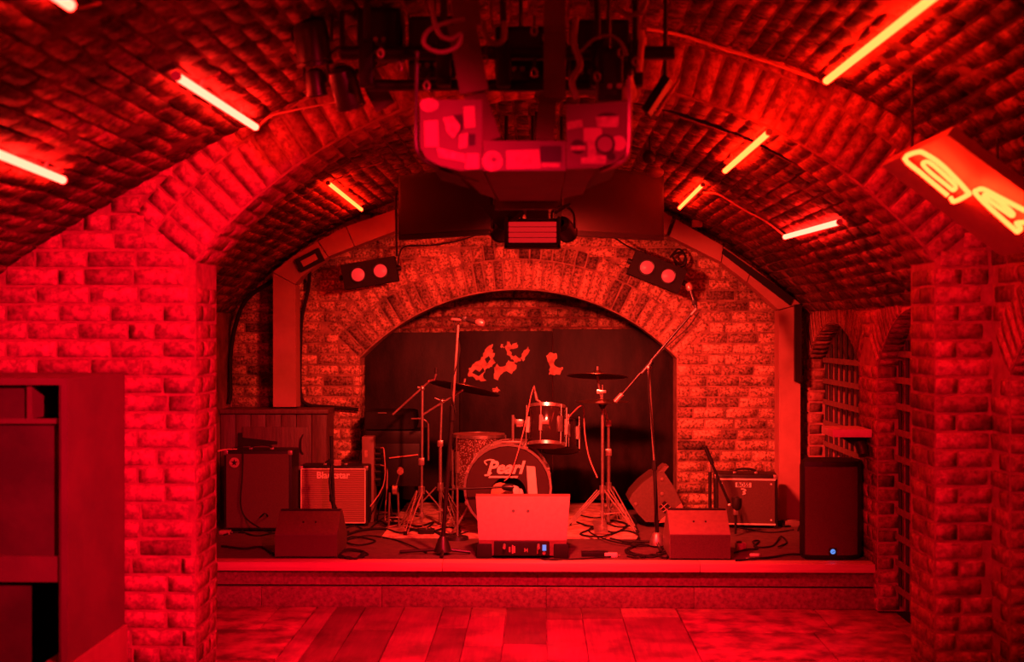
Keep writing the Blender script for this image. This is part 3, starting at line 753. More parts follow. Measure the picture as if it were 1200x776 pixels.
# ---- guitar amplifiers
def amp(label, x0, x1, y, z1, depth, cloth, yaw=0.0, piping=True, body='black', strip=0.0):
    w = x1 - x0; h = z1 - ST; c = V(((x0 + x1) / 2, y, ST)); t = thing('guitar_amplifier', label, 'amplifier', c)
    m = Matrix.Translation(c) @ Matrix.Rotation(yaw, 4, 'Z')
    part('cabinet', MB(m).box((0, depth / 2, h / 2 + 0.006), (w, depth, h - 0.012), 0.012), body, t)
    f = 0.03
    part('speaker_cloth', MB(m).box((0, -0.001, h / 2 + 0.004 - strip / 2), (w - 2 * f + 0.02, 0.012, h - 2 * f + 0.01 - strip)), cloth, t)
    if piping:
        a, b, l, u = -w / 2 + f - 0.012, w / 2 - f + 0.012, f - 0.006, h - f + 0.012 - strip
        for p, q in (((a, l), (b, l)), ((b, l), (b, u)), ((b, u), (a, u)), ((a, u), (a, l))):
            part('piping', MB(m).cyl((p[0], -0.008, p[1]), (q[0], -0.008, q[1]), 0.004, seg=6), 'white', t)
    for sx_ in (-1, 1):
        for sz_ in (0, 1):
            part('corner', MB(m).box((sx_ * (w / 2 - 0.014), 0.014, 0.02 if not sz_ else h - 0.014), (0.032, 0.032, 0.032), 0.008), 'steel' if sz_ else 'black', t)
    part('handle', MB(m).tube([(-0.07, depth * .45, h - 0.006), (-0.06, depth * .45, h + 0.022), (0, depth * .45, h + 0.03), (0.06, depth * .45, h + 0.022), (0.07, depth * .45, h - 0.006)], 0.008, 8, 3), 'rubber', t)
    for s_ in (-1, 1): part('handle_cap', MB(m).box((s_ * 0.072, depth * .45, h + 0.003), (0.022, 0.03, 0.016), 0.003), 'steel', t)
    for a in (-1, 1):
        for b in (0.05, depth - 0.05): part('foot', MB(m).cyl((a * (w / 2 - 0.05), b, 0), (a * (w / 2 - 0.05), b, 0.012), 0.015), 'rubber', t)
    return t, m, w, h
Y1 = 8.5
t1, m1, w1, h1 = amp('tall dark guitar amplifier with round star badge beside the brick pier', sx(262, Y1), sx(342, Y1), Y1, sz(529, Y1), 0.27, 'grille', piping=False)
bc = m1 @ V((-w1 / 2 + 0.075, -0.010, h1 - 0.078))
bg = part('badge', MB().lathe([(0.0, 0), (0.034, 0), (0.034, 0.004), (0.0, 0.004)], bc, (0, -1, 0), 24), 'cream', t1, 'pale round badge with a black star')
star = [bc + V((math.sin(k * math.pi / 5) * (0.024 if k % 2 == 0 else 0.0095), -0.0045, math.cos(k * math.pi / 5) * (0.024 if k % 2 == 0 else 0.0095))) for k in range(10)]
part('star', MB().prism(star, (0, -0.002, 0)), 'black', bg)
Y2 = 8.76
t2, m2, w2, h2 = amp('pale-fronted guitar amplifier with white lettering below the cupboard', sx(350, Y2), sx(431, Y2), Y2, sz(547, Y2), 0.235, 'tweed')
part('logo', text_mb('Blackstar', 0.062, m2 @ V((0.0, -0.0085, h2 - 0.062)), X3, Z3, 0.003, offset=0.0015), 'white', t2)
part('amp_accessory', MB(m2).box((0.02, 0.06, h2 + 0.02), (0.05, 0.05, 0.04), 0.004), 'cream', t2)
Y4 = 8.72
t3, m3, w3, h3 = amp('black guitar amplifier with boxed white lettering beside the right duct post', sx(838, Y4), sx(911, Y4), Y4, sz(556, Y4), 0.25, 'grille', yaw=-0.10, piping=False, strip=0.0)
part('top_trim', MB(m3).box((0, -0.006, h3 - 0.03), (w3 - 0.03, 0.012, 0.010)), 'white', t3); part('bottom_trim', MB(m3).box((0, -0.006, 0.03), (w3 - 0.03, 0.012, 0.010)), 'white', t3)
part('logo_plate', MB(m3).box((-0.02, -0.009, h3 - 0.068), (0.105, 0.006, 0.030)), 'white', t3)
rt = m3.to_3x3() @ X3
part('logo', text_mb('BOSS', 0.036, m3 @ V((-0.02, -0.0135, h3 - 0.068)), rt, Z3, 0.002, offset=0.0012), 'black', t3)
part('emblem', MB(m3).tube([(-0.035, -0.009, h3 - 0.096), (-0.012, -0.009, h3 - 0.098), (-0.005, -0.009, h3 - 0.108), (-0.022, -0.009, h3 - 0.115), (-0.006, -0.009, h3 - 0.125), (-0.026, -0.009, h3 - 0.133)], 0.0045, 6, 3), 'white', t3)
for q in ((-1, 1), (1, 1), (1, -1)):
    part('rivet', MB(m3).cyl((q[0] * (w3 / 2 - 0.045), -0.008, h3 / 2 + q[1] * (h3 / 2 - 0.06)), (q[0] * (w3 / 2 - 0.045), -0.011, h3 / 2 + q[1] * (h3 / 2 - 0.06)), 0.006), 'white', t3)

# ---- wedge monitors seen from behind
def wedge(label, x0, x1, y, zmid, ztop, back, depth, mat='wedge'):
    """rear upright, sloping top handle panel, then the baffle falling towards the band"""
    t = thing('wedge_monitor', label, 'monitor speaker', ((x0 + x1) / 2, y, ST), 'small wedge monitors')
    prof = [(0, 0.010), (0, zmid), (back, ztop), (back + 0.035, ztop), (depth, 0.09), (depth - 0.02, 0.010)]
    p3 = [V((x0, y + a, ST + b)) for a, b in prof]
    part('cabinet', MB().prism(p3, (x1 - x0, 0, 0)), mat, t)
    part('rear_shade', MB().box2((x0 + 0.002, y - 0.003, ST + 0.014), (x1 - 0.002, y + 0.003, ST + zmid - 0.004)), 'grille', t)  # darker sheet paints shade onto the upright rear face of the same cabinet
    for fx in (0.42, 0.62):
        c = V((x0 + (x1 - x0) * fx, y + back * 0.5, ST + (zmid + ztop) / 2)); nn = V((0, -(ztop - zmid), back)).normalized()
        part('screw', MB().lathe([(0.0, 0.004), (0.006, 0.004), (0.007, -0.002)], c, nn, 10), 'black', t)
    part('top_lip', MB().box2((x0 + 0.004, y + back - 0.006, ST + ztop - 0.012), (x1 - 0.004, y + back + 0.036, ST + ztop + 0.004), 0.003), 'black', t)
    for a in (x0 + 0.04, x1 - 0.04):
        for b in (0.04, depth - 0.05): part('foot', MB().cyl((a, y + b, ST), (a, y + b, ST + 0.012), 0.016), 'rubber', t)
    return t
wedge('small dark wedge monitor in front of the two left amplifiers', sx(322, 7.52), sx(395, 7.52), 7.52, 0.140, 0.262, 0.16, 0.40)
wedge('small wedge monitor in front of the black amplifier on the right', sx(785, 7.50), sx(856, 7.50), 7.50, 0.152, 0.275, 0.16, 0.40, 'wedgebig')  # lighter colour than its left twin stands in for stronger stage light
# large active wedge
wx0, wx1, wy = sx(556, 7.5), sx(669, 7.5), 7.53
wm = thing('active_monitor', 'large bright wedge monitor with rear connectors in front of the bass drum', 'monitor speaker', ((wx0 + wx1) / 2, wy, ST))
tp = 0.034
def wp(a, z, l): return V((wx0 + (tp * (1 - z / 0.36) if l else 0), wy + a, ST + z)) if l else V((wx1 - tp * (1 - z / 0.36), wy + a, ST + z))
prof = [(0.03, 0.012), (0.0, 0.11), (0.01, 0.135), (0.12, 0.352), (0.17, 0.36), (0.50, 0.12), (0.46, 0.012)]
L_ = [wp(a, z, True) for a, z in prof]; R_ = [wp(a, z, False) for a, z in prof]; n = len(prof)
part('cabinet', MB().add(L_ + R_, [tuple(range(n)), tuple(range(2 * n - 1, n - 1, -1))] + [(i, n + i, n + (i + 1) % n, (i + 1) % n) for i in range(n)]), 'wedgebig', wm)
cxm = (wx0 + wx1) / 2; wdt = wx1 - wx0
cp = part('connector_panel', MB().box2((cxm - wdt * 0.30, wy - 0.004, ST + 0.018), (cxm + wdt * 0.28, wy + 0.03, ST + 0.104), 0.008), 'black', wm)
for a in (-1, 1): part('foot_block', MB().box((cxm + a * wdt * 0.40, wy + 0.03, ST + 0.045), (0.09, 0.05, 0.088), 0.008), 'black', wm)
part('display', MB().box((cxm + wdt * 0.225, wy - 0.006, ST + 0.066), (0.022, 0.006, 0.034)), 'led_blue', cp, 'small blue display')
part('knob', MB().cyl((cxm + wdt * 0.222, wy - 0.004, ST + 0.035), (cxm + wdt * 0.222, wy - 0.018, ST + 0.035), 0.010), 'steel', cp)
part('panel_emblem', text_mb('H', 0.03, (cxm + 0.02, wy - 0.006, ST + 0.05), X3, Z3, 0.002, offset=0.001), 'cream', cp)
for k, (a, h_) in enumerate(((-0.135, 0.03), (-0.105, 0.05), (-0.085, 0.04), (0.155, 0.05))):
    part('print_strip', MB().box((cxm + wdt * a, wy - 0.005, ST + 0.055), (0.008, 0.003, h_)), 'duct', cp)
for a in (-0.19, 0.165):
    part('plug', MB().cyl((cxm + wdt * a, wy - 0.004, ST + 0.082), (cxm + wdt * a, wy - 0.05, ST + 0.072), 0.009), 'steel', cp)
nn = V((0, -0.217, 0.11)).normalized()
for a in (-0.10, 0.055):
    c = V((cxm + wdt * a, wy + 0.010 + 0.11 * 0.62, ST + 0.135 + 0.217 * 0.62)); part('screw', MB().lathe([(0.0, 0.003), (0.009, 0.003), (0.010, -0.002)], c, nn, 10), 'black', wm)

# ---- loudspeaker on the right
px0, px1, py_, pz = sx(941, 7.5), sx(1019, 7.5), 7.52, sz(541, 7.5)
ps = thing('loudspeaker', 'tall black loudspeaker with small blue light at the right stage edge', 'loudspeaker', ((px0 + px1) / 2, py_, ST))
def pa_ring(z, gr=0.0):
    pts = [(px0 + 0.012, 0.02), (px0 + 0.05, 0.002), ((px0 + px1) / 2, -0.012), (px1 - 0.10, 0.0), (px1 - 0.05, 0.03), (px1, 0.12), (px1 - 0.01, 0.20), (px1 - 0.06, 0.29), (px0 + 0.08, 0.29), (px0 + 0.005, 0.10)]
    c = V(((px0 + px1) / 2, py_ + 0.14, z)); return [c + (V((x, py_ + y, z)) - c) * (1 + gr) for x, y in pts]
mb = MB(); rings = [pa_ring(ST + 0.0, -0.06), pa_ring(ST + 0.025), pa_ring(pz - 0.03), pa_ring(pz, -0.05)]
vs = [p for r_ in rings for p in r_]; fs = [tuple(range(10))[::-1], tuple(range(30, 40))] + [(k * 10 + i, k * 10 + (i + 1) % 10, (k + 1) * 10 + (i + 1) % 10, (k + 1) * 10 + i) for k in range(3) for i in range(10)]
part('cabinet', MB().add(vs, fs), 'black', ps)
mb = MB(); nz = 2
gpts = [(px0 + 0.02, 0.012), (px0 + 0.05, -0.003), ((px0 + px1) / 2, -0.017), (px1 - 0.10, -0.005), (px1 - 0.06, 0.018)]
mb.add([V((x, py_ + y, z)) for z in (ST + 0.03, pz - 0.03) for x, y in gpts] + [V((x, py_ + y + 0.01, z)) for z in (ST + 0.03, pz - 0.03) for x, y in gpts],
       [(i, i + 1, 6 + i, 5 + i) for i in range(4)] + [(10 + i, 15 + i, 16 + i, 11 + i) for i in range(4)] + [(0, 10, 11, 1), (1, 11, 12, 2), (2, 12, 13, 3), (3, 13, 14, 4), (5, 6, 16, 15), (6, 7, 17, 16), (7, 8, 18, 17), (8, 9, 19, 18), (0, 5, 15, 10), (4, 14, 19, 9)])
part('front_grille', mb, 'grille', ps)
part('logo_plate', MB().box((sx(976, 7.5), py_ - 0.019, ST + 0.052), (0.045, 0.006, 0.045), 0.002), 'black', ps)
part('power_light', MB().lathe([(0.0, 0), (0.015, 0), (0.014, 0.004), (0, 0.004)], (sx(976, 7.5), py_ - 0.022, ST + 0.053), (0, -1, 0), 14), 'led_blue', ps, 'round blue power light')
part('power_light_mark', MB().bar((sx(975, 7.5), py_ - 0.027, ST + 0.050), (sx(978, 7.5), py_ - 0.027, ST + 0.056), 0.004, 0.002), 'black', ps)

# ---- old wedge lying on its side by the recess
Yw = 8.72
ow = thing('old_wedge_speaker', 'old wedge speaker lying on its side by the recess arch', 'monitor speaker', W(768, 606, Yw))
poly = [(737, 587), (741, 579), (752, 567), (765, 557), (778, 553), (790, 571), (799, 590), (798, 594), (775, 609), (768, 612), (757, 612), (748, 603)]
def grd(p): return V((p.x, p.y, max(p.z, ST + 0.001)))
part('side_panel', MB().prism([grd(W(x, y, Yw)) for x, y in poly], (0, 0.34, 0)), 'wedge', ow)
part('baffle_edge', MB().prism([grd(W(x, y, Yw - 0.012)) for x, y in ((775, 609), (799, 590), (801, 596), (782, 612), (772, 613))], (0, 0.012, 0)), 'duct', ow)
gp = part('connector_plate', MB().prism([W(x, y, Yw - 0.008) for x, y in ((772, 594), (779, 587), (789, 597), (781, 603))], (0, 0.01, 0)), 'black', ow)
for a, b in (((775, 591), (784, 600)), ((774, 597), (782, 590)), ((777, 600), (786, 594))):
    part('plate_rib', MB().cyl(W(*a, Yw - 0.010), W(*b, Yw - 0.010), 0.003, seg=5), 'duct', gp)
for x, y in ((776, 562), (776, 579), (745, 591), (783, 611)):
    part('rubber_bump', MB().lathe([(0.0, 0.008), (0.010, 0.006), (0.014, 0.0)], grd(W(x, y, Yw)), (0, -1, 0), 10), 'redgrey', ow)
part('top_block', MB().prism([W(x, y, Yw + 0.03) for x, y in ((768, 556), (779, 546), (784, 547), (777, 555))], (0, 0.2, 0)), 'redgrey', ow)

# ---- drums -----------------------------------------------------------
RUG = ST + 0.010
def drum(name, label, o, axis, r, depth, shell, lugs, head_top='clear_head', head_bot='clear_head', hoop='chrome', ref=None, badge=False):
    o = V(o); ax = V(axis).normalized(); t = thing(name, label, 'drum', o)
    part('shell', MB().lathe([(r * 0.99, 0), (r, 0.002), (r, depth - 0.002), (r * 0.99, depth)], o, ax, 32, cap=False), shell, t)
    part('head', MB().lathe([(0, 0.001), (r * 0.985, -0.003), (r * 0.99, 0.002)], o, ax, 32, cap=False), head_bot, t)
    part('head', MB().lathe([(0, depth), (r * 0.985, depth + 0.004), (r * 0.99, depth - 0.002)], o, ax, 32, cap=False), head_top, t)
    for h_ in (-0.006, depth - 0.016):
        part('hoop', MB().lathe([(r * 1.0, h_), (r * 1.055, h_), (r * 1.055, h_ + 0.022), (r * 1.0, h_ + 0.022), (r * 1.0, h_)], o, ax, 32, cap=False), hoop, t)
    a = V(ref).normalized() if ref else ax.orthogonal().normalized(); a = (a - ax * a.dot(ax)).normalized(); b = ax.cross(a)
    for k in range(lugs):
        an = 2 * math.pi * (k + 0.5) / lugs; d = a * math.cos(an) + b * math.sin(an)
        lg = part('lug', MB().bar(o + d * (r + 0.011) + ax * depth * 0.30, o + d * (r + 0.011) + ax * depth * 0.70, 0.018, 0.022, d), 'chrome', t)
        part('tension_rod', MB().cyl(o + d * (r + 0.016) + ax * 0.0, o + d * (r + 0.016) + ax * (depth), 0.0035, seg=6), 'chrome', lg)
    return t
KY = 8.30; kc = W(595, 572, KY); KR = 0.272
kd = drum('bass_drum', 'bass drum with dark front head, white lettering and a stuffed port hole', kc, (0, 1, 0), KR, 0.40, 'shell', 8, 'drumhead', 'drumhead', 'chrome', ref=(0, 0, 1))
kd.children[1].data.clear_geometry() if False else None
# front head with the port hole cut out
pc = W(596, 579, KY) - kc; hr = 0.118
front = [c for c in kd.children if c.name.startswith('head')][0]
old = front.data
mb = MB(); N = 48
outer = [V((math.cos(2 * math.pi * k / N), 0, math.sin(2 * math.pi * k / N))) * KR * 0.985 for k in range(N)]
inner = [V((pc.x, 0, pc.z)) + V((math.cos(2 * math.pi * k / N), 0, math.sin(2 * math.pi * k / N))) * hr for k in range(N)]
front.data = mesh('head', MB().add([kc + p + V((0, -0.002, 0)) for p in outer + inner], [(k, (k + 1) % N, N + (k + 1) % N, N + k) for k in range(N)]), 'drumhead', ROOTLOC[front])
bpy.data.meshes.remove(old)
part('port_ring', MB().tube([kc + p + V((0, -0.003, 0)) for p in inner], 0.004, 6, 0, True), 'drumhead', kd)
part('logo', text_mb('Pearl', 0.114, kc + V((-0.020, -0.006, 0.130)), X3, Z3, 0.003, shear=0.30, offset=0.004), 'white', kd)
part('logo_swash', MB().tube([kc + V((-0.155 + 0.02, -0.006, 0.150)), kc + V((-0.15, -0.006, 0.172)), kc + V((-0.115, -0.006, 0.183)), kc + V((-0.085, -0.006, 0.178))], 0.005, 6, 3), 'white', kd)
part('logo_foot', MB().tube([kc + V((-0.105, -0.006, 0.10)), kc + V((-0.125, -0.006, 0.083)), kc + V((-0.15, -0.006, 0.082))], 0.006, 6, 3), 'white', kd)
part('logo_underline', MB().prism([kc + V((x, -0.004, z)) for x, z in ((-0.125, 0.066), (0.062, 0.066), (0.068, 0.078), (-0.118, 0.078))], (0, -0.003, 0)), 'white', kd)
part('tape_strip', MB().prism([W(x, y, KY - 0.006) for x, y in ((617, 546), (627, 547), (630, 581), (619, 581))], (0, -0.002, 0)), 'white', kd, 'white tape strip')
for sgn in (-1, 1):
    part('spur', MB().cyl(kc + V((sgn * 0.25, 0.12, -0.12)), (kc.x + sgn * 0.37, kc.y + 0.04, RUG), 0.008, seg=8), 'chrome', kd)
for an in (20, 65, 115, 160, 200, 340):
    d = V((math.cos(math.radians(an)), 0, math.sin(math.radians(an)))); p = kc + d * KR * 1.045
    part('claw', MB().bar(p + V((0, -0.012, 0)), p + V((0, 0.045, 0)), 0.02, 0.02, d), 'chrome', kd)
part('tom_mount', MB().box(kc + V((0.02, 0.18, KR + 0.012)), (0.13, 0.10, 0.018), 0.004), 'steel', kd)
part('mount_post', MB().cyl(kc + V((0.03, 0.18, KR + 0.02)), kc + V((0.03, 0.18, KR + 0.19)), 0.011), 'chrome', kd)
cu = thing('pillow', 'orange pillow stuffed inside the bass drum port hole', 'pillow', kc + V((-0.03, 0.13, -0.11)))
part('cushion', MB().ball(kc + V((-0.05, 0.022, -0.035)), 0.085, 16, (0.9, 0.30, 0.80)), 'pillow', cu)
part('seam', MB().tube([kc + V((-0.05 + 0.045 * s_, -0.004 + 0.012 * s_ * s_, -0.035 + 0.045 * s_)) for s_ in (-1, -.4, .3, 1)], 0.003, 5, 3), 'flake', cu)
cl = thing('crumpled_cloth', 'crumpled white cloth in the bass drum port hole beside the pillow', 'cloth', kc + V((0.06, 0.06, -0.11)))
mb = MB()
mb.ball(kc + V((0.04, 0.004, -0.04)), 0.05, 12, (1.0, 0.6, 1.15)); part('fold', mb, 'white', cl)
part('fold', MB().ball(kc + V((-0.008, 0.0, -0.05)), 0.03, 10, (1.0, 0.7, 1.2)), 'white', cl); part('fold', MB().ball(kc + V((0.085, 0.006, -0.045)), 0.026, 10, (0.7, 0.7, 1.6)), 'white', cl)

# rack tom, second tom behind, floor tom, snare
TY = 8.52
ta = V((0.02, 0.24, 1)).normalized(); to = W(640, 522, TY)
tm = drum('rack_tom', 'black rack tom with chrome hardware mounted above the bass drum', to, ta, 0.122, 0.262, 'shell', 6, ref=(1, -0.3, 0))
part('badge', MB().box(to + ta * 0.15 + V((-0.012, -0.128, 0.015)), (0.05, 0.008, 0.03), 0.002), 'steel', tm)
part('tom_arm', MB().tube([to + ta * 0.14 + V((-0.12, 0.0, 0)), to + V((-0.17, -0.02, 0.16)), to + V((-0.19, -0.03, 0.14)), kc + V((0.03, 0.18, KR + 0.18))], 0.010, 8, 3), 'chrome', tm)
part('arm_clamp', MB().box(to + V((-0.175, -0.025, 0.15)), (0.05, 0.045, 0.05), 0.008), 'chrome', tm)
t2o = W(657, 528, 9.0)
drum('rack_tom', 'second dark tom half hidden behind the rack tom', t2o, (0.0, 0.3, 1), 0.125, 0.23, 'shell', 8, 'clear_head', 'drumhead', 'blackmetal', ref=(1, 0, 0))
fo = W(561, 585, 8.95); fo.z = RUG + 0.24
ft = drum('floor_tom', 'silver sparkle floor tom on the left behind the bass drum', fo, (0, 0, 1), 0.175, 0.365, 'sparkle', 8, ref=(1, 0.3, 0))
for k in range(3):
    an = math.radians(200 + 120 * k); d = V((math.cos(an), math.sin(an), 0))
    part('leg', MB().tube([fo + d * 0.192 + V((0, 0, 0.25)), fo + d * 0.192 + V((0, 0, -0.1)), V((fo.x + d.x * 0.25, fo.y + d.y * 0.25, RUG))], 0.007, 8, 3), 'chrome', ft)
so = W(600, 520, 9.1)
sd = drum('snare_drum', 'snare drum behind the bass drum', V((so.x - 0.02, 9.15, ST + 0.42)), (0, 0, 1), 0.172, 0.13, 'steel', 8)
for k in range(3):
    an = math.radians(90 + 120 * k); d = V((math.cos(an), math.sin(an), 0)); b_ = V((so.x - 0.02, 9.15, RUG))
    part('stand_leg', MB().tube([b_ + V((0, 0, 0.30)), b_ + d * 0.10 + V((0, 0, 0.12)), b_ + d * 0.20], 0.007, 8, 2), 'chrome', sd)
part('stand_post', MB().cyl((so.x - 0.02, 9.15, ST + 0.26), (so.x - 0.02, 9.15, ST + 0.418), 0.011), 'chrome', sd)
# stool
th = thing('drum_stool', 'round black drum stool behind the kit', 'stool', (so.x + 0.05, 9.68, ST))
part('seat', MB().lathe([(0.0, 0), (0.15, 0), (0.165, 0.03), (0.155, 0.07), (0.0, 0.085)], (so.x + 0.05, 9.68, ST + 0.40), seg=20), 'black', th)
part('post', MB().cyl((so.x + 0.05, 9.68, ST + 0.16), (so.x + 0.05, 9.68, ST + 0.40), 0.014), 'chrome', th)
for k in range(3):
    an = math.radians(30 + 120 * k); d = V((math.cos(an), math.sin(an), 0)); b_ = V((so.x + 0.05, 9.68, ST)); part('leg', MB().cyl(b_ + V((0, 0, 0.25)), b_ + d * 0.24 + V((0, 0, 0.005)), 0.009), 'chrome', th)

# ---- cymbals and stands
def cym(name, label, c, nrm, r):
    c = V(c); t = thing(name, label, 'cymbal', c)
    part('plate', MB().lathe([(0.0, 0.028), (0.018, 0.027), (0.034, 0.014), (0.05, 0.008), (r * 0.6, 0.0), (r, -0.012), (r, -0.0135), (r * 0.6, -0.002), (0.05, 0.005), (0.034, 0.011), (0.0, 0.024)], c, nrm, 40, cap=False), 'bronze', t)
    part('wing_nut', MB().cyl(c + V(nrm).normalized() * 0.027, c + V(nrm).normalized() * 0.055, 0.008, seg=8), 'chrome', t)
    return t
def tripod(t, base, top, spread, mat='chrome', legs=3, a0=90, zl=None, double=True, feet=True, z0=RUG):
    base = V(base); hub = base + V((0, 0, 0.26)) ; lo = base + V((0, 0, 0.10))
    for k in range(legs):
        an = math.radians(a0 + 120 * k); d = V((math.cos(an), math.sin(an), 0)); w = V((-d.y, d.x, 0)) * 0.019
        f = V((base.x, base.y, z0 + 0.008)) + d * spread
        lg = part('leg', MB().cyl(hub + d * 0.03 + w, f + w * 0.5, 0.0048, seg=8), mat, t)
        if double: part('leg_rail', MB().cyl(hub + d * 0.03 - w, f - w * 0.5, 0.0048, seg=8), mat, lg)
        part('brace', MB().cyl(lo + d * 0.02, hub * 0.45 + f * 0.55, 0.005, seg=6), mat, lg)
        part('rubber_foot', MB().cyl(f + V((0, 0, 0.012)), f + d * 0.012 + V((0, 0, -0.006)), 0.012, 0.013, 8), 'rubber', lg)
    part('hub', MB().cyl(hub - V((0, 0, 0.02)), hub + V((0, 0, 0.03)), 0.022, seg=10), mat, t)
    part('lower_collar', MB().cyl(lo - V((0, 0, 0.015)), lo + V((0, 0, 0.015)), 0.020, seg=10), mat, t)
# left crash on a boom stand
cy = 8.75; lc = W(543, 453, cy); lb = V((sx(516, cy), cy, RUG))
ls = thing('cymbal_stand', 'chrome boom cymbal stand left of the bass drum', 'cymbal stand', lb)
tripod(ls, lb, None, 0.27, a0=60)
part('lower_tube', MB().cyl(lb + V((0, 0, 0.02)), (lb.x, cy, sz(520, cy)), 0.012), 'chrome', ls)
part('upper_tube', MB().cyl((lb.x, cy, sz(520, cy)), (lb.x + 0.01, cy, sz(472, cy)), 0.009), 'chrome', ls)
part('height_clamp', MB().box((lb.x, cy, sz(520, cy)), (0.04, 0.04, 0.045), 0.008), 'chrome', ls)
pv = V((lb.x + 0.012, cy, sz(470, cy)))
part('boom_joint', MB().ball(pv, 0.020, 10), 'chrome', ls); part('boom_wing', MB().cyl(pv + V((-0.05, -0.01, 0.02)), pv, 0.006), 'chrome', ls)
part('boom_arm', MB().cyl(W(494, 487, cy), lc - V((0, 0, 0.02)), 0.008), 'chrome', ls)
cym('crash_cymbal', 'tilted dark crash cymbal on the left boom stand', lc, (0.20, 0.16, 1), 0.255)
# right crash
ry = 8.80; rc = W(700, 439, ry); rb = V((sx(713, ry), ry, RUG))
rs = thing('cymbal_stand', 'chrome cymbal stand with crossed arm right of the bass drum', 'cymbal stand', rb)
tripod(rs, rb, None, 0.26, a0=70)
part('lower_tube', MB().cyl(rb + V((0, 0, 0.02)), (rb.x, ry, sz(530, ry)), 0.013), 'chrome', rs); part('middle_tube', MB().cyl((rb.x, ry, sz(530, ry)), (rb.x, ry, sz(495, ry)), 0.010), 'chrome', rs)
part('height_clamp', MB().box((rb.x, ry, sz(530, ry)), (0.045, 0.04, 0.05), 0.008), 'chrome', rs); part('tilter', MB().box((rb.x, ry, sz(496, ry)), (0.04, 0.04, 0.045), 0.008), 'chrome', rs)
part('upper_arm', MB().tube([(rb.x, ry, sz(496, ry)), W(703, 460, ry), rc - V((0, 0, 0.01))], 0.007, 8), 'chrome', rs); part('arm_clamp', MB().box(tuple(W(702, 459, ry)), (0.035, 0.03, 0.03), 0.005), 'chrome', rs)
cym('crash_cymbal', 'flat dark crash cymbal on the right stand', rc, (0.03, 0.13, 1), 0.21)
# hi-hat
hy = 8.62; hb = V((sx(706, hy), hy, RUG)); hz = sz(471, hy)
hs = thing('hi_hat_stand', 'chrome hi-hat stand with pedal right of the bass drum', 'cymbal stand', hb)
tripod(hs, hb, None, 0.28, a0=-40)
part('tube', MB().cyl(hb + V((0, 0, 0.02)), (hb.x, hy, hz - 0.02), 0.011), 'chrome', hs); part('rod', MB().cyl((hb.x + 0.045, hy, hz - 0.3), (hb.x + 0.045, hy, hz - 0.31), 0.004), 'chrome', hs)
part('clutch_rod', MB().cyl((hb.x + 0.045 * 0, hy, hz), (hb.x, hy, sz(451, hy)), 0.004), 'chrome', hs)
part('clutch', MB().box((hb.x, hy, sz(459, hy)), (0.05, 0.025, 0.02), 0.004), 'chrome', hs)
part('seat_cup', MB().lathe([(0.008, -0.05), (0.035, -0.012), (0.03, -0.006)], (hb.x, hy, hz), seg=14), 'black', hs)
part('pedal', MB().box((hb.x - 0.02, hy - 0.13, RUG + 0.03), (0.09, 0.26, 0.012), 0.003, Matrix.Rotation(0.15, 3, 'X')), 'steel', hs)
ct = thing('hi_hat_cymbals', 'thin pair of hi-hat cymbals on the hi-hat stand', 'cymbal', (hb.x, hy, hz))
part('bottom_cymbal', MB().lathe([(0.03, -0.018), (0.04, -0.008), (0.175, 0.0), (0.175, 0.0015), (0.03, -0.005)], (hb.x, hy, hz), seg=36), 'bronze', ct)
part('top_cymbal', MB().lathe([(0.03, 0.020), (0.045, 0.010), (0.175, 0.003), (0.175, 0.0045), (0.045, 0.013), (0.008, 0.026)], (hb.x, hy, hz), seg=36), 'bronze', ct)

# ---- microphones and stands
def mic_parts(t, p, d, big=1.0):
    p = V(p); d = V(d).normalized()
    m_ = part('microphone', MB().lathe([(0.009, 0), (0.012, 0.04), (0.015, 0.11), (0.018, 0.125)], p, d, 12), 'blackmetal', t)
    part('mic_grille', MB().lathe([(0.018, 0.122), (0.025, 0.137), (0.025, 0.152), (0.018, 0.170), (0.0, 0.176)], p, d, 14), 'steel', m_)
    part('mic_clip', MB().box(p + d * 0.04, (0.03, 0.03, 0.03), 0.006), 'black', t)
# straight stand, centre front
c0 = G(519, 650, ST); p_t = W(537, 381, c0.y)
t = thing('microphone_stand', 'straight vocal microphone stand at the stage edge left of the big wedge', 'microphone stand', (c0.x, c0.y, ST))
part('base', MB().lathe([(0.0, 0.02), (0.055, 0.02), (0.05, 0.035), (0.028, 0.095), (0.02, 0.11)], (c0.x, c0.y, ST), seg=16), 'blackmetal', t)
for a, l in ((178, 0.26), (3, 0.165), (-88, 0.13)):
    d = V((math.cos(math.radians(a)), math.sin(math.radians(a)), 0)); part('leg', MB().cyl(V((c0.x, c0.y, ST + 0.03)) + d * 0.03, V((c0.x, c0.y, ST + 0.014)) + d * l, 0.010, seg=8), 'blackmetal', t)
mid = V((c0.x, c0.y, ST)).lerp(p_t, 0.62)
part('lower_pole', MB().cyl((c0.x, c0.y, ST + 0.09), mid, 0.013), 'blackmetal', t); part('upper_pole', MB().cyl(mid, p_t, 0.008), 'steel', t); part('clutch', MB().cyl(mid - V((0.002, 0, 0.05)), mid + V((0.002, 0, 0.04)), 0.018), 'black', t)
part('boom_stub', MB().cyl(p_t + V((-0.04, 0, 0.035)), p_t + V((0.03, -0.01, 0.03)), 0.009), 'steel', t)
mic_parts(t, p_t + V((0.0, 0.0, 0.045)), (0.9, -0.35, -0.22))
single('mic_cable', MB().tube([p_t + V((-0.03, 0.01, 0.03)), p_t.lerp(mid, 0.3) + V((0.02, -0.01, 0)), p_t.lerp(mid, 0.7) + V((-0.016, -0.012, 0)), mid + V((0.02, -0.02, 0))], 0.0035, 6, 6), 'rubber', 'thin cable wound down the straight microphone stand', 'cable')
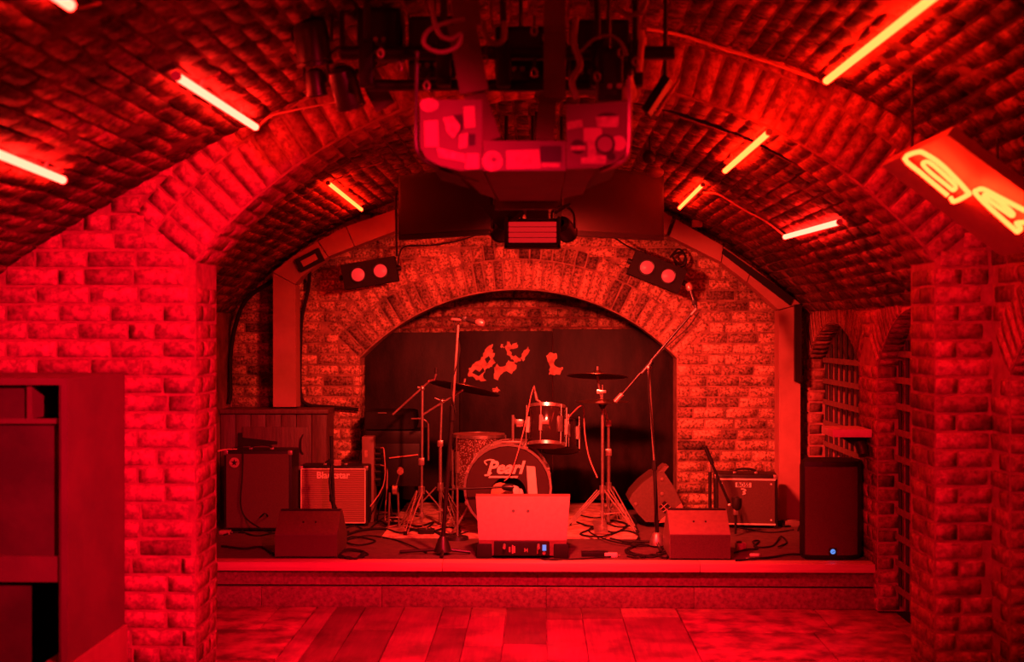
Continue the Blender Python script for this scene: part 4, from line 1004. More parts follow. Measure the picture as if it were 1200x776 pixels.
# right boom stand
c1 = G(770, 641, ST); yk = c1.y; pv = W(760, 431, yk)
t = thing('microphone_stand', 'boom microphone stand with long diagonal arm right of the drums', 'microphone stand', (c1.x, c1.y, ST))
part('base', MB().lathe([(0.0, 0.012), (0.05, 0.012), (0.048, 0.03), (0.03, 0.08), (0.018, 0.09)], (c1.x, yk, ST), seg=16), 'steel', t)
for a in (150, 30, 270):
    d = V((math.cos(math.radians(a)), math.sin(math.radians(a)), 0)); part('leg', MB().cyl(V((c1.x, yk, ST + 0.03)) + d * 0.03, V((c1.x, yk, ST + 0.012)) + d * 0.24, 0.009, seg=8), 'blackmetal', t)
mid = W(767, 545, yk)
part('lower_pole', MB().cyl((c1.x, yk, ST + 0.08), mid, 0.012), 'blackmetal', t); part('upper_pole', MB().cyl(mid, pv, 0.008), 'steel', t); part('clutch', MB().cyl(mid - V((0, 0, 0.03)), mid + V((0, 0, 0.03)), 0.017), 'black', t)
part('swivel', MB().ball(pv, 0.020, 10), 'steel', t); part('boom_arm', MB().cyl(W(726, 466, yk), W(812, 366, yk), 0.008), 'blackmetal', t)
part('counterweight', MB().cyl(W(721, 471, yk), W(729, 462, yk), 0.016), 'steel', t); part('boom_clutch', MB().cyl(W(752, 438, yk), W(764, 424, yk), 0.016), 'blackmetal', t)
e = W(816, 362, yk); mic_parts(t, e + V((0.0, 0, 0)), (-0.25, 0.25, 0.9)); part('arm_tip', MB().cyl(W(810, 369, yk), e, 0.010), 'steel', t)
single('mic_cable', MB().tube([W(819, 366, yk - 0.02), W(806, 384, yk - 0.02), W(786, 402, yk - 0.02), W(764, 424, yk - 0.03), W(760, 450, yk - 0.02), W(764, 500, yk - 0.02), W(769, 560, yk - 0.02), W(767, 615, yk - 0.03)], 0.0035, 6, 5), 'rubber', 'thin cable hanging along the right boom microphone stand', 'cable')
# left boom stand above the floor tom
yl = 8.55; c2 = V((sx(494, yl), yl, RUG))
t = thing('microphone_stand', 'chrome boom stand at the left end of the drum rug', 'microphone stand', c2)
tripod(t, c2, None, 0.24, a0=130)
part('pole', MB().cyl(c2 + V((0, 0, 0.05)), W(495, 456, yl), 0.009), 'chrome', t); part('swivel', MB().ball(W(495, 455, yl), 0.018, 10), 'chrome', t); part('swivel_knob', MB().cyl(W(489, 454, yl), W(495, 455, yl), 0.008), 'chrome', t)
part('boom_arm', MB().cyl(W(460, 486, yl), W(503, 447, yl), 0.007), 'steel', t); part('arm_tip', MB().tube([W(502, 447, yl), W(509, 445, yl), W(511, 438, yl)], 0.008, 8), 'chrome', t)
part('microphone', MB().cyl(W(511, 438, yl), W(511, 431, yl), 0.010), 'blackmetal', t); part('clutch', MB().box(tuple(W(494, 541, yl)), (0.04, 0.04, 0.05), 0.008), 'chrome', t)
# bass drum mic on a low boom
yb = 7.95; c3 = G(533, 632, ST); c3 = V((c3.x, c3.y, RUG)) if False else V((sx(532, 8.2), 8.2, ST))
c3 = V((sx(536, 8.22), 8.22, ST + 0.0))
t = thing('microphone_stand', 'low boom stand reaching into the bass drum port hole', 'microphone stand', c3)
part('base', MB().lathe([(0.0, 0.0), (0.075, 0.0), (0.07, 0.02), (0.02, 0.03)], c3, seg=18), 'blackmetal', t); part('pole', MB().cyl(c3 + V((0, 0, 0.02)), V((c3.x, c3.y, sz(572, 8.22))), 0.008), 'steel', t)
part('boom_arm', MB().cyl(W(520, 574, 8.22), W(592, 571, 8.22), 0.007), 'blackmetal', t); part('microphone', MB().lathe([(0.012, 0), (0.022, 0.02), (0.024, 0.07), (0.0, 0.08)], W(588, 571, 8.22), (1, 0.15, -0.05), 12), 'blackmetal', t)
# stand in front of the pale amp
ya = 8.45; c4 = V((sx(392, ya), ya, ST))
t = thing('microphone_stand', 'black short microphone stand in front of the pale-fronted amplifier', 'microphone stand', c4)
part('base', MB().lathe([(0.0, 0.0), (0.10, 0.0), (0.095, 0.018), (0.02, 0.03)], c4, seg=20), 'blackmetal', t)
part('pole', MB().cyl(c4 + V((0, 0, 0.02)), W(389, 545, ya), 0.012), 'black', t); part('upper_pole', MB().cyl(W(389, 548, ya), W(388, 511, ya), 0.010), 'black', t); part('clamp', MB().box(tuple(W(388, 541, ya)), (0.035, 0.03, 0.035), 0.006), 'black', t)
part('boom_arm', MB().tube([W(389, 541, ya), W(386, 565, ya - 0.02), W(388, 580, ya - 0.02)], 0.008, 8), 'black', t); mic_parts(t, W(387, 580, ya - 0.02), (0.15, 0.5, -0.75))
# stand in front of the right amp
yr = 8.40; c5 = V((sx(832, yr), yr, ST))
t = thing('microphone_stand', 'black short boom stand in front of the amplifier with boxed lettering', 'microphone stand', c5)
part('base', MB().lathe([(0.0, 0.0), (0.09, 0.0), (0.085, 0.018), (0.02, 0.03)], c5, seg=20), 'blackmetal', t)
part('pole', MB().cyl(c5 + V((0, 0, 0.02)), W(832, 552, yr), 0.011), 'blackmetal', t); part('pole_top', MB().cyl(W(832, 553, yr), W(832, 547, yr), 0.013), 'steel', t)
part('second_pole', MB().cyl((sx(841, yr), yr, ST + 0.01), W(840, 556, yr), 0.008), 'blackmetal', t)
part('boom_arm', MB().cyl(W(826, 524, yr), W(855, 591, yr), 0.009), 'black', t); part('boom_grip', MB().cyl(W(826, 523, yr), W(835, 544, yr), 0.014), 'black', t); part('boom_end', MB().ball(W(855, 592, yr), 0.015, 8), 'steel', t)
part('microphone', MB().lathe([(0.012, 0), (0.03, 0.02), (0.034, 0.05), (0.03, 0.085), (0, 0.10)], W(863, 599, yr), (0.05, 0, 1), 12), 'blackmetal', t); part('mic_clip', MB().box(tuple(W(862, 600, yr)), (0.03, 0.03, 0.04), 0.005), 'steel', t)
part('mic_neck', MB().cyl(W(862, 600, yr), (sx(862, yr), yr, ST + 0.012), 0.008), 'blackmetal', t)
# tom mic with thin cable
t = thing('drum_microphone', 'small clip microphone above the rack tom', 'microphone', W(628, 470, TY))
part('body', MB().cyl(W(629, 468, TY - 0.02), W(627, 459, TY - 0.02), 0.012, 0.009), 'steel', t); part('clip', MB().cyl(W(628, 468, TY - 0.02), W(634, 472, TY - 0.02), 0.008), 'steel', t); part('tip', MB().cyl(W(627, 459, TY - 0.02), W(626, 452, TY - 0.02), 0.005), 'steel', t)
single('mic_cable', MB().tube([W(626, 452, TY - 0.02), W(622, 465, TY - 0.02), W(617, 490, TY - 0.12), W(607, 530, KY - 0.03), W(598, 556, KY - 0.03), W(591, 564, KY - 0.03)], 0.0035, 6, 5), 'wire_pale', 'pale cable running diagonally across the bass drum lettering', 'cable')
single('mic_cable', MB().tube([W(664, 492, 8.9), W(672, 483, 8.85), W(680, 476, 8.8), W(684, 479, 8.8), W(685, 505, 8.8), W(690, 535, 8.8), W(700, 560, 8.75)], 0.0045, 6, 5), 'wire_pale', 'pale looping cable between the rack toms and the hi-hat stand', 'cable')

# ---- dark corner on the left: covered keyboard on frame, patch box, spare pedal
yq = 9.05
t = thing('covered_keyboard', 'black covered keyboard stack in the dark left end of the recess', 'keyboard', W(463, 600, yq))
part('lower_body', MB().box2(tuple(W(428, 570, yq)), (sx(492, yq), yq + 0.35, sz(520, yq)), 0.01), 'black', t)
part('keyboard_body', MB().box2(tuple(W(428, 521, yq)), (sx(496, yq), yq + 0.34, sz(505, yq)), 0.012), 'black', t)
part('dust_cover', MB().box2((sx(426, yq), yq, sz(505, yq)), (sx(486, yq), yq + 0.33, sz(482, yq)), 0.035), 'rubber', t)
part('rail', MB().tube([W(482, 491, yq), W(494, 491, yq), W(501, 496, yq), W(502, 506, yq), W(502, 540, yq)], 0.007, 8, 3), 'steel', t)
part('edge_trim', MB().cyl(W(456, 537, yq - 0.01), W(490, 533, yq - 0.01), 0.005), 'wire_pale', t)
for x in (432, 488):
    part('leg', MB().bar(W(x, 568, yq + 0.1), (sx(x, yq), yq + 0.1, ST), 0.03, 0.03), 'black', t)
part('indicator_strip', MB().box(tuple(W(448, 484, yq - 0.002)), (0.06, 0.004, 0.008)), 'steel', t)
pb = thing('patch_box', 'stage patch box with plugs beside the pale-fronted amplifier', 'patch box', (sx(432, 8.95), 8.95, ST))
part('housing', MB().box2((sx(424, 8.95), 8.95, ST), (sx(438, 8.95), 9.12, sz(512, 8.95)), 0.006), 'redgrey', pb)
for k, y in enumerate((525, 532, 538, 545, 553, 562)):
    part('plug', MB().cyl(W(437, y, 9.0), W(446, y, 9.0), 0.009, seg=8), 'blackmetal', pb)
    part('plug_ring', MB().cyl(W(437, y, 9.0), W(439, y, 9.0), 0.012, seg=8), 'steel', pb)
part('print_label', MB().box(tuple(W(429, 532, 8.947)), (0.02, 0.004, 0.05)), 'cream', pb)
for k, y in enumerate((525, 532, 538, 545, 553)):
    e = G(438 + k * 7, 600 + k * 3, ST + 0.006)
    single('patch_cable', MB().tube([W(446, y, 9.0), W(450 + k, y + 4, 8.97), W(449 + k * 1.5, 570, 8.95), (e.x - 0.03, 8.9, ST + 0.02), (e.x, e.y, ST + 0.006), (e.x + 0.12, e.y - 0.04, ST + 0.006)], 0.0045, 6, 5), 'wire_pale' if k in (0, 3) else 'rubber',
           ('topmost', 'second', 'third', 'fourth', 'lowest')[k] + ' cable hanging from the patch box plugs', 'cable', 'patch box cables')
yd = 8.75
t = thing('drum_pedal', 'spare bass drum pedal standing left of the drum rug', 'drum pedal', (sx(463, yd), yd, ST))
part('base_plate', MB().box((sx(463, yd), yd, ST + 0.008), (0.10, 0.26, 0.012), 0.003), 'steel', t)
for a in (-1, 1): part('upright', MB().cyl((sx(463, yd) + a * 0.035, yd - 0.08, ST + 0.01), (sx(463, yd) + a * 0.028, yd - 0.08, sz(576, yd)), 0.007), 'steel', t)
part('cam', MB().lathe([(0.012, -0.02), (0.034, -0.015), (0.034, 0.015), (0.012, 0.02)], W(463, 574, yd - 0.08), (1, 0, 0), 14), 'chrome', t)
part('beater_shaft', MB().cyl(W(463, 574, yd - 0.08), W(469, 553, yd - 0.1), 0.004), 'chrome', t); part('beater', MB().cyl(W(469, 553, yd - 0.13), W(469, 551, yd - 0.07), 0.022, seg=12), 'cream', t)
part('footboard', MB().box((sx(463, yd), yd + 0.03, ST + 0.05), (0.075, 0.24, 0.008), 0.003, Matrix.Rotation(-0.22, 3, 'X')), 'steel', t)

# ---- cables and small boxes lying on the stage
def floor_cable(label, pts, r=0.005, mat='rubber', z=ST):
    P = []
    for i, (x, y) in enumerate(pts):
        g = G(x, y, z + r); P.append(V((g.x, g.y, z + r + (0.006 * (i % 2)))))
    return single('stage_cable', MB().tube(P, r, 6, 6), mat, label, 'cable')
def coil(cx, cy, rx, ry, n, jit, seed, k=10):
    rnd = random.Random(seed); return [(cx + rx * (1 + rnd.uniform(-jit, jit)) * math.cos(2 * math.pi * i / k), cy + ry * (1 + rnd.uniform(-jit, jit)) * math.sin(2 * math.pi * i / k)) for i in range(n * k)]
floor_cable('black cable in front of the star badge amplifier', [(262, 627), (280, 624), (300, 628), (322, 626), (345, 629)])
floor_cable('black cable trailing along the left stage edge', [(260, 640), (285, 644), (305, 641), (320, 650)], 0.007)
floor_cable('coiled black cable beside the small left wedge', coil(412, 650, 15, 5, 3, 0.3, 1))
floor_cable('tangled black cable between the small left wedge and the drum rug', [(400, 634), (415, 630), (440, 634), (420, 640), (405, 634), (430, 629), (460, 632), (480, 640), (500, 648)])
floor_cable('black cable running from the pale-fronted amplifier to the patch box', [(398, 622), (415, 617), (430, 621), (445, 612), (460, 618), (475, 610)])
floor_cable('heavy black cable behind the straight microphone stand', [(400, 629), (425, 622), (450, 620), (470, 626), (492, 621), (530, 628), (548, 624)], 0.008)
floor_cable('tangled cable on the drum rug under the left cymbal stand', [(470, 612), (490, 618), (508, 612), (495, 622), (475, 618), (500, 625), (525, 618), (540, 624), (520, 628), (505, 620)], 0.006, 'rubber', RUG)
floor_cable('pale cable across the drum rug by the left stands', [(455, 618), (480, 614), (505, 619), (530, 613), (545, 618)], 0.005, 'wire_pale', RUG)
floor_cable('tangled black cable under the hi-hat stand', [(676, 612), (695, 618), (715, 610), (735, 616), (720, 624), (700, 620), (680, 626), (705, 630), (730, 622), (748, 628), (740, 636), (715, 632)], 0.006, 'rubber', RUG)
floor_cable('second black cable looping under the right cymbal stand', [(680, 604), (700, 608), (725, 602), (745, 612), (728, 618), (706, 614), (690, 622), (712, 634), (745, 640)], 0.005, 'rubber', RUG)
floor_cable('pile of black cable at the foot of the right boom stand', coil(758, 646, 24, 6, 3, 0.35, 2) + [(785, 650)])
floor_cable('black cable from the cable pile to the small right wedge', [(735, 652), (750, 655), (765, 650), (780, 655), (784, 648)])
floor_cable('squiggly black cable behind the small right wedge', [(860, 648), (875, 645), (888, 643), (882, 636), (890, 634), (884, 642), (905, 640), (915, 630), (922, 636), (912, 642)])
floor_cable('black cable leading to the tall loudspeaker', [(862, 657), (885, 656), (905, 653), (925, 651), (945, 650)], 0.007)
floor_cable('black cables heaped beside the right amplifier', coil(925, 614, 14, 3, 3, 0.4, 4) + [(935, 622)])
floor_cable('black cable along the edge behind the right wedge', [(862, 617), (880, 622), (905, 624), (930, 622)])
floor_cable('black lead from the big wedge display to the stage edge', [(634, 655), (642, 657.0), (660, 656), (690, 655.5), (720, 652)], 0.005)
# hanging lead on the star badge amp
single('instrument_cable', MB().tube([W(285, 529, 8.48), W(284, 560, 8.47), W(282, 590, 8.47), W(288, 607, 8.46), W(303, 618, 8.3), G(318, 624, ST + 0.006), G(316, 612, ST + 0.05), W(310, 602, 8.4), G(296, 616, ST + 0.02), G(280, 624, ST + 0.006)], 0.005, 6, 6), 'rubber', 'black lead looping down the front of the star badge amplifier', 'cable')
single('instrument_cable', MB().tube([W(255, 529, 8.55), W(265, 527, 8.58), W(278, 527, 8.6)], 0.006, 6, 5), 'wire_pale', 'pale lead lying on top of the star badge amplifier', 'cable')
def lump(name, label, px, py, d, mat, cat, extra=None, rz=0.0):
    g = G(px, py, ST); t = thing(name, label, cat, (g.x, g.y, ST)); m = Matrix.Translation((g.x, g.y, ST)) @ Matrix.Rotation(rz, 4, 'Z')
    part('housing', MB(m).box((0, 0, d[2] / 2), d, 0.004), mat, t)
    if extra: part(*extra(m), t)
    return t
lump('power_strip', 'black power strip lying behind the big wedge', 697, 652, (0.16, 0.05, 0.03), 'black', 'power strip', lambda m: ('socket', MB(m).box((0.03, -0.0, 0.032), (0.05, 0.03, 0.006), 0.002), 'blackmetal'))
lump('adapter_plug', 'pale yellow plug on the stage between the wedges', 716, 653, (0.075, 0.035, 0.025), 'white', 'plug', lambda m: ('prong', MB(m).box((0.045, 0, 0.012), (0.02, 0.012, 0.01)), 'steel'))
lump('adapter_plug', 'small pale socket block beside the small right wedge', 868, 645, (0.06, 0.05, 0.045), 'cream', 'plug', lambda m: ('cap', MB(m).box((-0.01, 0, 0.05), (0.03, 0.03, 0.012), 0.003), 'black'))
lump('cable_connector', 'pale cable connector near the stage edge on the right', 884, 652, (0.055, 0.018, 0.016), 'white', 'connector', lambda m: ('collar', MB(m).box((0.03, 0, 0.008), (0.012, 0.022, 0.016), 0.003), 'steel'))
lump('cable_connector', 'pale cable connector right behind the pine nosing', 879, 657, (0.05, 0.018, 0.014), 'white', 'connector', lambda m: ('collar', MB(m).box((0.028, 0, 0.008), (0.012, 0.022, 0.016), 0.003), 'steel'), 0.1)
lump('effects_pedal', 'small dark effects pedal left of the drum rug stands', 500, 627, (0.10, 0.07, 0.04), 'black', 'pedal', lambda m: ('switch', MB(m).cyl((0, -0.01, 0.04), (0, -0.01, 0.05), 0.008), 'chrome'))
lump('junction_box', 'low pale junction bar between the recess and the small right wedge', 816, 604, (0.22, 0.05, 0.035), 'cream', 'junction box', lambda m: ('cap', MB(m).box((-0.08, 0, 0.04), (0.05, 0.04, 0.01), 0.003), 'black'))
lump('power_strip', 'grey power strip by the cables next to the right amplifier', 928, 617, (0.10, 0.06, 0.04), 'redgrey', 'power strip', lambda m: ('socket', MB(m).box((0.0, 0, 0.042), (0.06, 0.03, 0.006), 0.002), 'steel'))
lump('cable_tag', 'pale block at the foot of the left pier', 264, 626, (0.07, 0.06, 0.025), 'cream', 'plug', lambda m: ('prong', MB(m).box((0.04, 0, 0.012), (0.02, 0.012, 0.01)), 'steel'))

# drink shelf on the right wall
s0 = thing('wall_shelf', 'pale drinks shelf on a black bracket beside the far gate', 'shelf', (1.82, 7.55, 1.0))
part('board', MB().box2((sx(976, 7.42), 7.42, sz(512, 7.42)), (XR - 0.012, 7.72, sz(503, 7.42)), 0.004), 'white', s0)
part('bracket', MB().prism([(XR - 0.013, 7.55, sz(513, 7.42)), (XR - 0.17, 7.55, sz(513, 7.42)), (XR - 0.013, 7.55, sz(533, 7.42))], (0, 0.03, 0)), 'black', s0)
part('bracket_lamp', MB().cyl((XR - 0.06, 7.5, sz(520, 7.42)), (XR - 0.05, 7.46, sz(534, 7.42)), 0.035, 0.03), 'blackmetal', s0)

# ---- cabinet at the left edge, against the pier
nx1 = sx(147, YA - 0.02); nY0 = 4.80; nx0 = -2.60; nzt = sz(437, YA - 0.02)
nc = thing('storage_cabinet', 'tall open dark cabinet at the left edge against the pier', 'cabinet', ((nx0 + nx1) / 2, nY0, 0))
sideX = nx1; yb2 = YA - 0.03
part('side_panel', MB().box2((sideX - 0.03, nY0, 0.34), (sideX, yb2, nzt)), 'cabinet', nc)
part('top_panel', MB().box2((nx0, nY0, nzt - 0.025), (sideX - 0.03, yb2, nzt)), 'cabinet', nc)
part('back_panel', MB().box2((nx0, yb2 - 0.02, 0.0), (sideX - 0.03, yb2, nzt - 0.025)), 'cab_inner', nc)
part('front_stile', MB().box2((sx(72, nY0), nY0 - 0.004, 0.0), (sideX - 0.0305, nY0 + 0.03, nzt - 0.026)), 'cab_inner', nc)
part('shelf', MB().box2((nx0, nY0 + 0.01, sz(685, nY0)), (sx(73, nY0), yb2 - 0.02, sz(655, nY0))), 'cabinet', nc)
part('front_panel', MB().box2((nx0, nY0 + 0.04, sz(655, nY0)), (sx(72, nY0), nY0 + 0.055, sz(495, nY0))), 'cab_inner', nc)
part('top_rail', MB().box2((nx0, nY0 + 0.02, sz(498, nY0)), (sx(72, nY0), nY0 + 0.04, sz(492, nY0))), 'cabinet', nc)
part('divider', MB().box2((sx(29, nY0), nY0 + 0.02, sz(492, nY0)), (sx(35, nY0), nY0 + 0.3, nzt - 0.026)), 'cabinet', nc)
part('upper_panel', MB().box2((nx0, nY0 + 0.04, sz(492, nY0)), (sx(29, nY0), nY0 + 0.05, nzt - 0.026)), 'cab_inner', nc)
part('lower_panel', MB().box2((nx0, nY0 + 0.05, 0.0), (sx(30, nY0), nY0 + 0.06, sz(690, nY0))), 'cab_inner', nc)
part('plinth', MB().box2((sideX - 0.10, nY0, 0.0), (sideX + 0.012, yb2, 0.338)), 'duct', nc, 'paler stone base below the side panel')

# ================================================================== HANGING RIG AND LAMPS
RY = 4.0
hood = thing('sticker_hood', 'hanging metal hood covered in stickers in the centre of the near vault', 'hood', W(612, 200, RY))
def rp_(px, py, Y=RY): return W(px, py, Y)
th_ = 0.012
part('centre_panel', MB().prism([rp_(566, 165), rp_(663, 165), rp_(663, 200), rp_(566, 200)], (0, th_, 0)), 'hood', hood)
wl = [rp_(492, 117), rp_(565, 117), rp_(565, 198), rp_(540, 200), rp_(515, 194), rp_(500, 186), rp_(492, 172)]
part('wing_panel', MB().prism(wl, (0, th_, 0)), 'hood', hood)
wr_ = [rp_(664, 122), rp_(690, 122), rp_(736, 118), rp_(735, 178), rp_(722, 190), rp_(700, 197), rp_(664, 198)]
part('wing_panel', MB().prism(wr_, (0, th_, 0)), 'hood', hood)
za, zb_ = rp_(600, 200).z, rp_(600, 196).z
part('underside', MB().prism([rp_(567, 200) + V((0, 0.013, 0)), rp_(662, 200) + V((0, 0.013, 0)), V((rp_(662, 200).x - 0.0, 4.95, za - 0.0)), V((rp_(567, 200).x + 0.02, 4.95, za))], (0, 0, 0.02)), 'dullboard', hood)
part('rear_lip', MB().box2((rp_(568, 200).x, 4.96, za - 0.03), (rp_(660, 200).x, 4.985, za + 0.06)), 'hood', hood)
part('wing_underside', MB().prism([rp_(533, 199) + V((0, 0.013, 0)), rp_(565, 199) + V((0, 0.013, 0)), V((rp_(566, 199).x + 0.015, 4.9, za + 0.003)), V((rp_(533, 199).x + 0.05, 4.7, za + 0.003))], (0, 0, 0.012)), 'dullboard', hood)
part('wing_underside', MB().prism([rp_(664, 197) + V((0, 0.013, 0)), rp_(700, 197) + V((0, 0.013, 0)), V((rp_(700, 197).x - 0.02, 4.75, za + 0.006)), V((rp_(664, 197).x, 4.9, za + 0.006))], (0, 0, 0.012)), 'dullboard', hood)
part('side_cheek', MB().prism([rp_(500, 187) + V((0, 0.013, 0)), rp_(533, 200) + V((0, 0.013, 0)), V((rp_(540, 200).x, 4.5, za)), V((rp_(505, 187).x, 4.4, za + 0.02))], (0, 0, 0.012)), 'black', hood)
part('side_cheek', MB().prism([rp_(700, 196) + V((0, 0.013, 0)), rp_(728, 186) + V((0, 0.013, 0)), V((rp_(724, 186).x, 4.4, za + 0.02)), V((rp_(695, 198).x, 4.5, za))], (0, 0, 0.012)), 'black', hood)
# stickers: flat prints on the panels
def sticker(pts, mat='cream', off=0.0015): part('sticker', MB().prism([rp_(x, y, RY - off) for x, y in pts], (0, -0.001, 0)), mat, hood)
def disc(cx, cy, r, mat='cream', off=0.002, ry=None): sticker([(cx + r * math.cos(k * math.pi / 10), cy + (ry or r) * math.sin(k * math.pi / 10)) for k in range(20)], mat, off)
disc(577, 189, 12); disc(579, 187, 3, 'hood', 0.004)
sticker([(593, 177), (632, 175), (634, 197), (594, 198)], 'duct'); sticker([(604, 184), (622, 182), (624, 192), (606, 193)], 'cream', 0.004)
sticker([(633, 171), (658, 171), (658, 190), (633, 190)], 'black'); sticker([(635, 191), (656, 191), (656, 196), (635, 196)], 'cream')
sticker([(497, 142), (513, 141), (514, 172), (498, 172)], 'duct'); sticker([(519, 138), (531, 136), (540, 142), (538, 154), (531, 162), (524, 155)], 'cream'); sticker([(531, 135), (542, 134), (544, 150), (535, 160), (540, 148)], 'black', 0.003)
sticker([(543, 125), (556, 124), (557, 149), (544, 150)], 'duct'); sticker([(538, 158), (548, 156), (547, 173), (538, 174)], 'cream'); sticker([(549, 157), (557, 157), (557, 170), (550, 171)], 'black'); sticker([(512, 173), (545, 181), (545, 190), (514, 184)], 'cream'); sticker([(547, 180), (561, 180), (561, 198), (545, 198)], 'duct')
disc(503, 123, 11, 'cream', 0.002, 8)
sticker([(664, 143), (682, 140), (683, 149), (665, 152)], 'cream'); sticker([(698, 137), (726, 136), (724, 149), (700, 149)], 'cream'); disc(712, 137, 12, 'black', 0.001, 5)
sticker([(684, 150), (705, 150), (706, 165), (684, 166)], 'duct'); disc(677, 172, 8.5, 'black'); sticker([(669, 171), (686, 171), (686, 176), (669, 176)], 'cream', 0.004)
disc(709, 169, 12, 'black', 0.003); disc(709, 169, 9, 'redgrey', 0.004); disc(725, 168, 9, 'duct', 0.0016); sticker([(688, 165), (697, 165), (699, 182), (710, 183), (710, 192), (681, 192), (681, 185), (689, 184)], 'cream'); disc(716, 183, 5, 'black')
# hanging straps of the hood
for k, (a, b, c) in enumerate((((541, 28), (556, 108), 34), ((556, 110), (575, 165), 26), ((650, 38), (650, 116), 26), ((642, 112), (638, 165), 22))):
    part('strap', MB().bar(rp_(*a, RY + 0.10 + 0.02 * k), rp_(*b, RY + 0.08), 0.0027 * c, 0.012, (0, 1, 0)), 'dullboard', hood)
part('strap', MB().bar(rp_(548, 30, RY + 0.10), V((rp_(541, 28).x - 0.02, RY + 0.1, near_z(-0.2) + 0.01)), 0.09, 0.012, (0, 1, 0)), 'dullboard', hood)
part('strap', MB().bar(rp_(650, 40, RY + 0.14), V((rp_(650, 28).x, RY + 0.14, near_z(0.1) + 0.01)), 0.07, 0.012, (0, 1, 0)), 'dullboard', hood)
part('bent_pipe', MB().tube([rp_(489, 60, RY + .02), rp_(488, 100, RY + 0.02), rp_(487, 150, RY), rp_(489, 178, RY), rp_(503, 192, RY), rp_(530, 203, RY + 0.1), rp_(560, 212, RY + 0.3)], 0.006, 8, 5), 'blackmetal', hood)
part('bent_pipe', MB().tube([rp_(738, 90, RY + .02), rp_(738, 130, RY), rp_(736, 180, RY), rp_(724, 192, RY), rp_(705, 200, RY + 0.1)], 0.007, 8, 5), 'steel', hood)
# dark clutter above the hood: cross rail and boxes
rail = thing('lighting_rail', 'black cross rail with clamps carrying the lamps above the hood', 'rail', rp_(600, 85, 4.35))
part('cross_rail', MB().cyl(rp_(400, 62, 4.4), rp_(790, 62, 4.4), 0.024), 'blackmetal', rail)
part('cross_rail', MB().cyl(rp_(430, 100, 4.45), rp_(745, 100, 4.45), 0.02), 'blackmetal', rail)
for x in (430, 520, 590, 700, 745):
    part('clamp', MB().box(tuple(rp_(x, 75, 4.4)), (0.05, 0.06, 0.16), 0.01), 'black', rail)
    part('hanger', MB().cyl(rp_(x, 62, 4.4), V((rp_(x, 62, 4.4).x, 4.4, near_z(rp_(x, 62, 4.4).x) + 0.01)), 0.012), 'blackmetal', rail)
for x, y, k in ((446, 62, 1), (468, 78, 0), (500, 100, 1), (568, 70, 0), (626, 36, 1), (640, 44, 0), (626, 85, 1), (700, 90, 0), (745, 72, 1), (728, 62, 0)):  # small steel rings added as shiny bits, standing for highlights in the clutter
    c = rp_(x, y, 4.18); part('glint_shackle', MB().tube([c + V((0.009 * math.cos(a_ * math.pi / 5), 0.004 * k, 0.014 * math.sin(a_ * math.pi / 5))) for a_ in range(10)], 0.004, 6, 0, True), 'steel', rail)
    part('glint_link', MB().cyl(c + V((0, 0, 0.018)), c + V((0, 0.22, 0.10)), 0.004, seg=6), 'blackmetal', rail)
def canbox(label, px0, py0, px1, py1, Y, d, mat='black', name='control_box'):
    t = thing(name, label, 'box', rp_((px0 + px1) / 2, py1, Y)); a, b = rp_(px0, py0, Y), rp_(px1, py1, Y)
    part('housing', MB().box2((a.x, Y, b.z), (b.x, Y + d, a.z), 0.012), mat, t); return t, a, b
for lb_, q in (('black dimmer box at the left of the rig above the hood', (478, 18, 535, 92, 4.5, 0.2)), ('black dimmer box in the middle of the rig above the hood', (580, 30, 640, 96, 4.6, 0.2)),
               ('black dimmer box at the right of the rig above the hood', (668, 22, 738, 100, 4.5, 0.2)), ('small black box on the left end of the rig', (418, 8, 470, 62, 4.55, 0.18)), ('black box hanging low behind the right hood wing', (700, 55, 730, 118, 4.2, 0.14))):
    t, a, b = canbox(lb_, *q)
    part('front_plate', MB().box2((a.x + 0.02, q[4] - 0.004, b.z + 0.02), (b.x - 0.02, q[4] + 0.002, a.z - 0.02)), 'blackmetal', t)
    for k in range(3): part('knob', MB().cyl((a.x + 0.04 + 0.03 * k, q[4] - 0.003, b.z + 0.045), (a.x + 0.04 + 0.03 * k, q[4] - 0.02, b.z + 0.045), 0.009, seg=8), 'steel', t)
    part('hook', MB().tube([((a.x + b.x) / 2, q[4] + 0.08, a.z - 0.01), ((a.x + b.x) / 2, q[4] + 0.08, near_z((a.x + b.x) / 2) + 0.01)], 0.008, 6), 'blackmetal', t)
def can(label, p, d, r, l, mat='blackmetal', fn=near_z):
    p, d = V(p), V(d).normalized(); t = thing('par_can', label, 'stage lamp', p)
    part('barrel', MB().lathe([(r * 0.45, 0), (r * 0.9, l * 0.10), (r, l * 0.25), (r, l * 0.9), (r * 1.06, l * 0.92), (r * 1.06, l), (r * 0.94, l), (r * 0.92, l * 0.93), (0, l * 0.9)], p, d, 20, cap=False), mat, t)
    part('yoke', MB().tube([p + d * l * 0.5 + V((-r * 1.08, 0, 0)), p + d * l * 0.3 + V((-r * 1.1, 0, r * 1.4)), p + d * l * 0.2 + V((0, 0, r * 2.0)), p + d * l * 0.3 + V((r * 1.1, 0, r * 1.4)), p + d * l * 0.5 + V((r * 1.08, 0, 0))], 0.007, 6, 3), 'blackmetal', t)
    q = p + d * l * 0.2 + V((0, 0, r * 2.0)); part('hook_clamp', MB().cyl(q, V((q.x, q.y, fn(q.x) + 0.01)), 0.010, seg=6), 'blackmetal', t)
    return t
can('large round-backed lamp high on the left of the rig', rp_(362, 20, 4.5), (0.10, 0.20, -0.95), 0.062, 0.17)
can('small bullet lamp left of the rig', rp_(368, 80, 4.6), (0.10, 0.1, -0.9), 0.036, 0.10)
can('bullet lamp tilted towards the stage beside the small bullet lamp', rp_(398, 78, 4.5), (0.20, 0.35, -0.8), 0.05, 0.15)
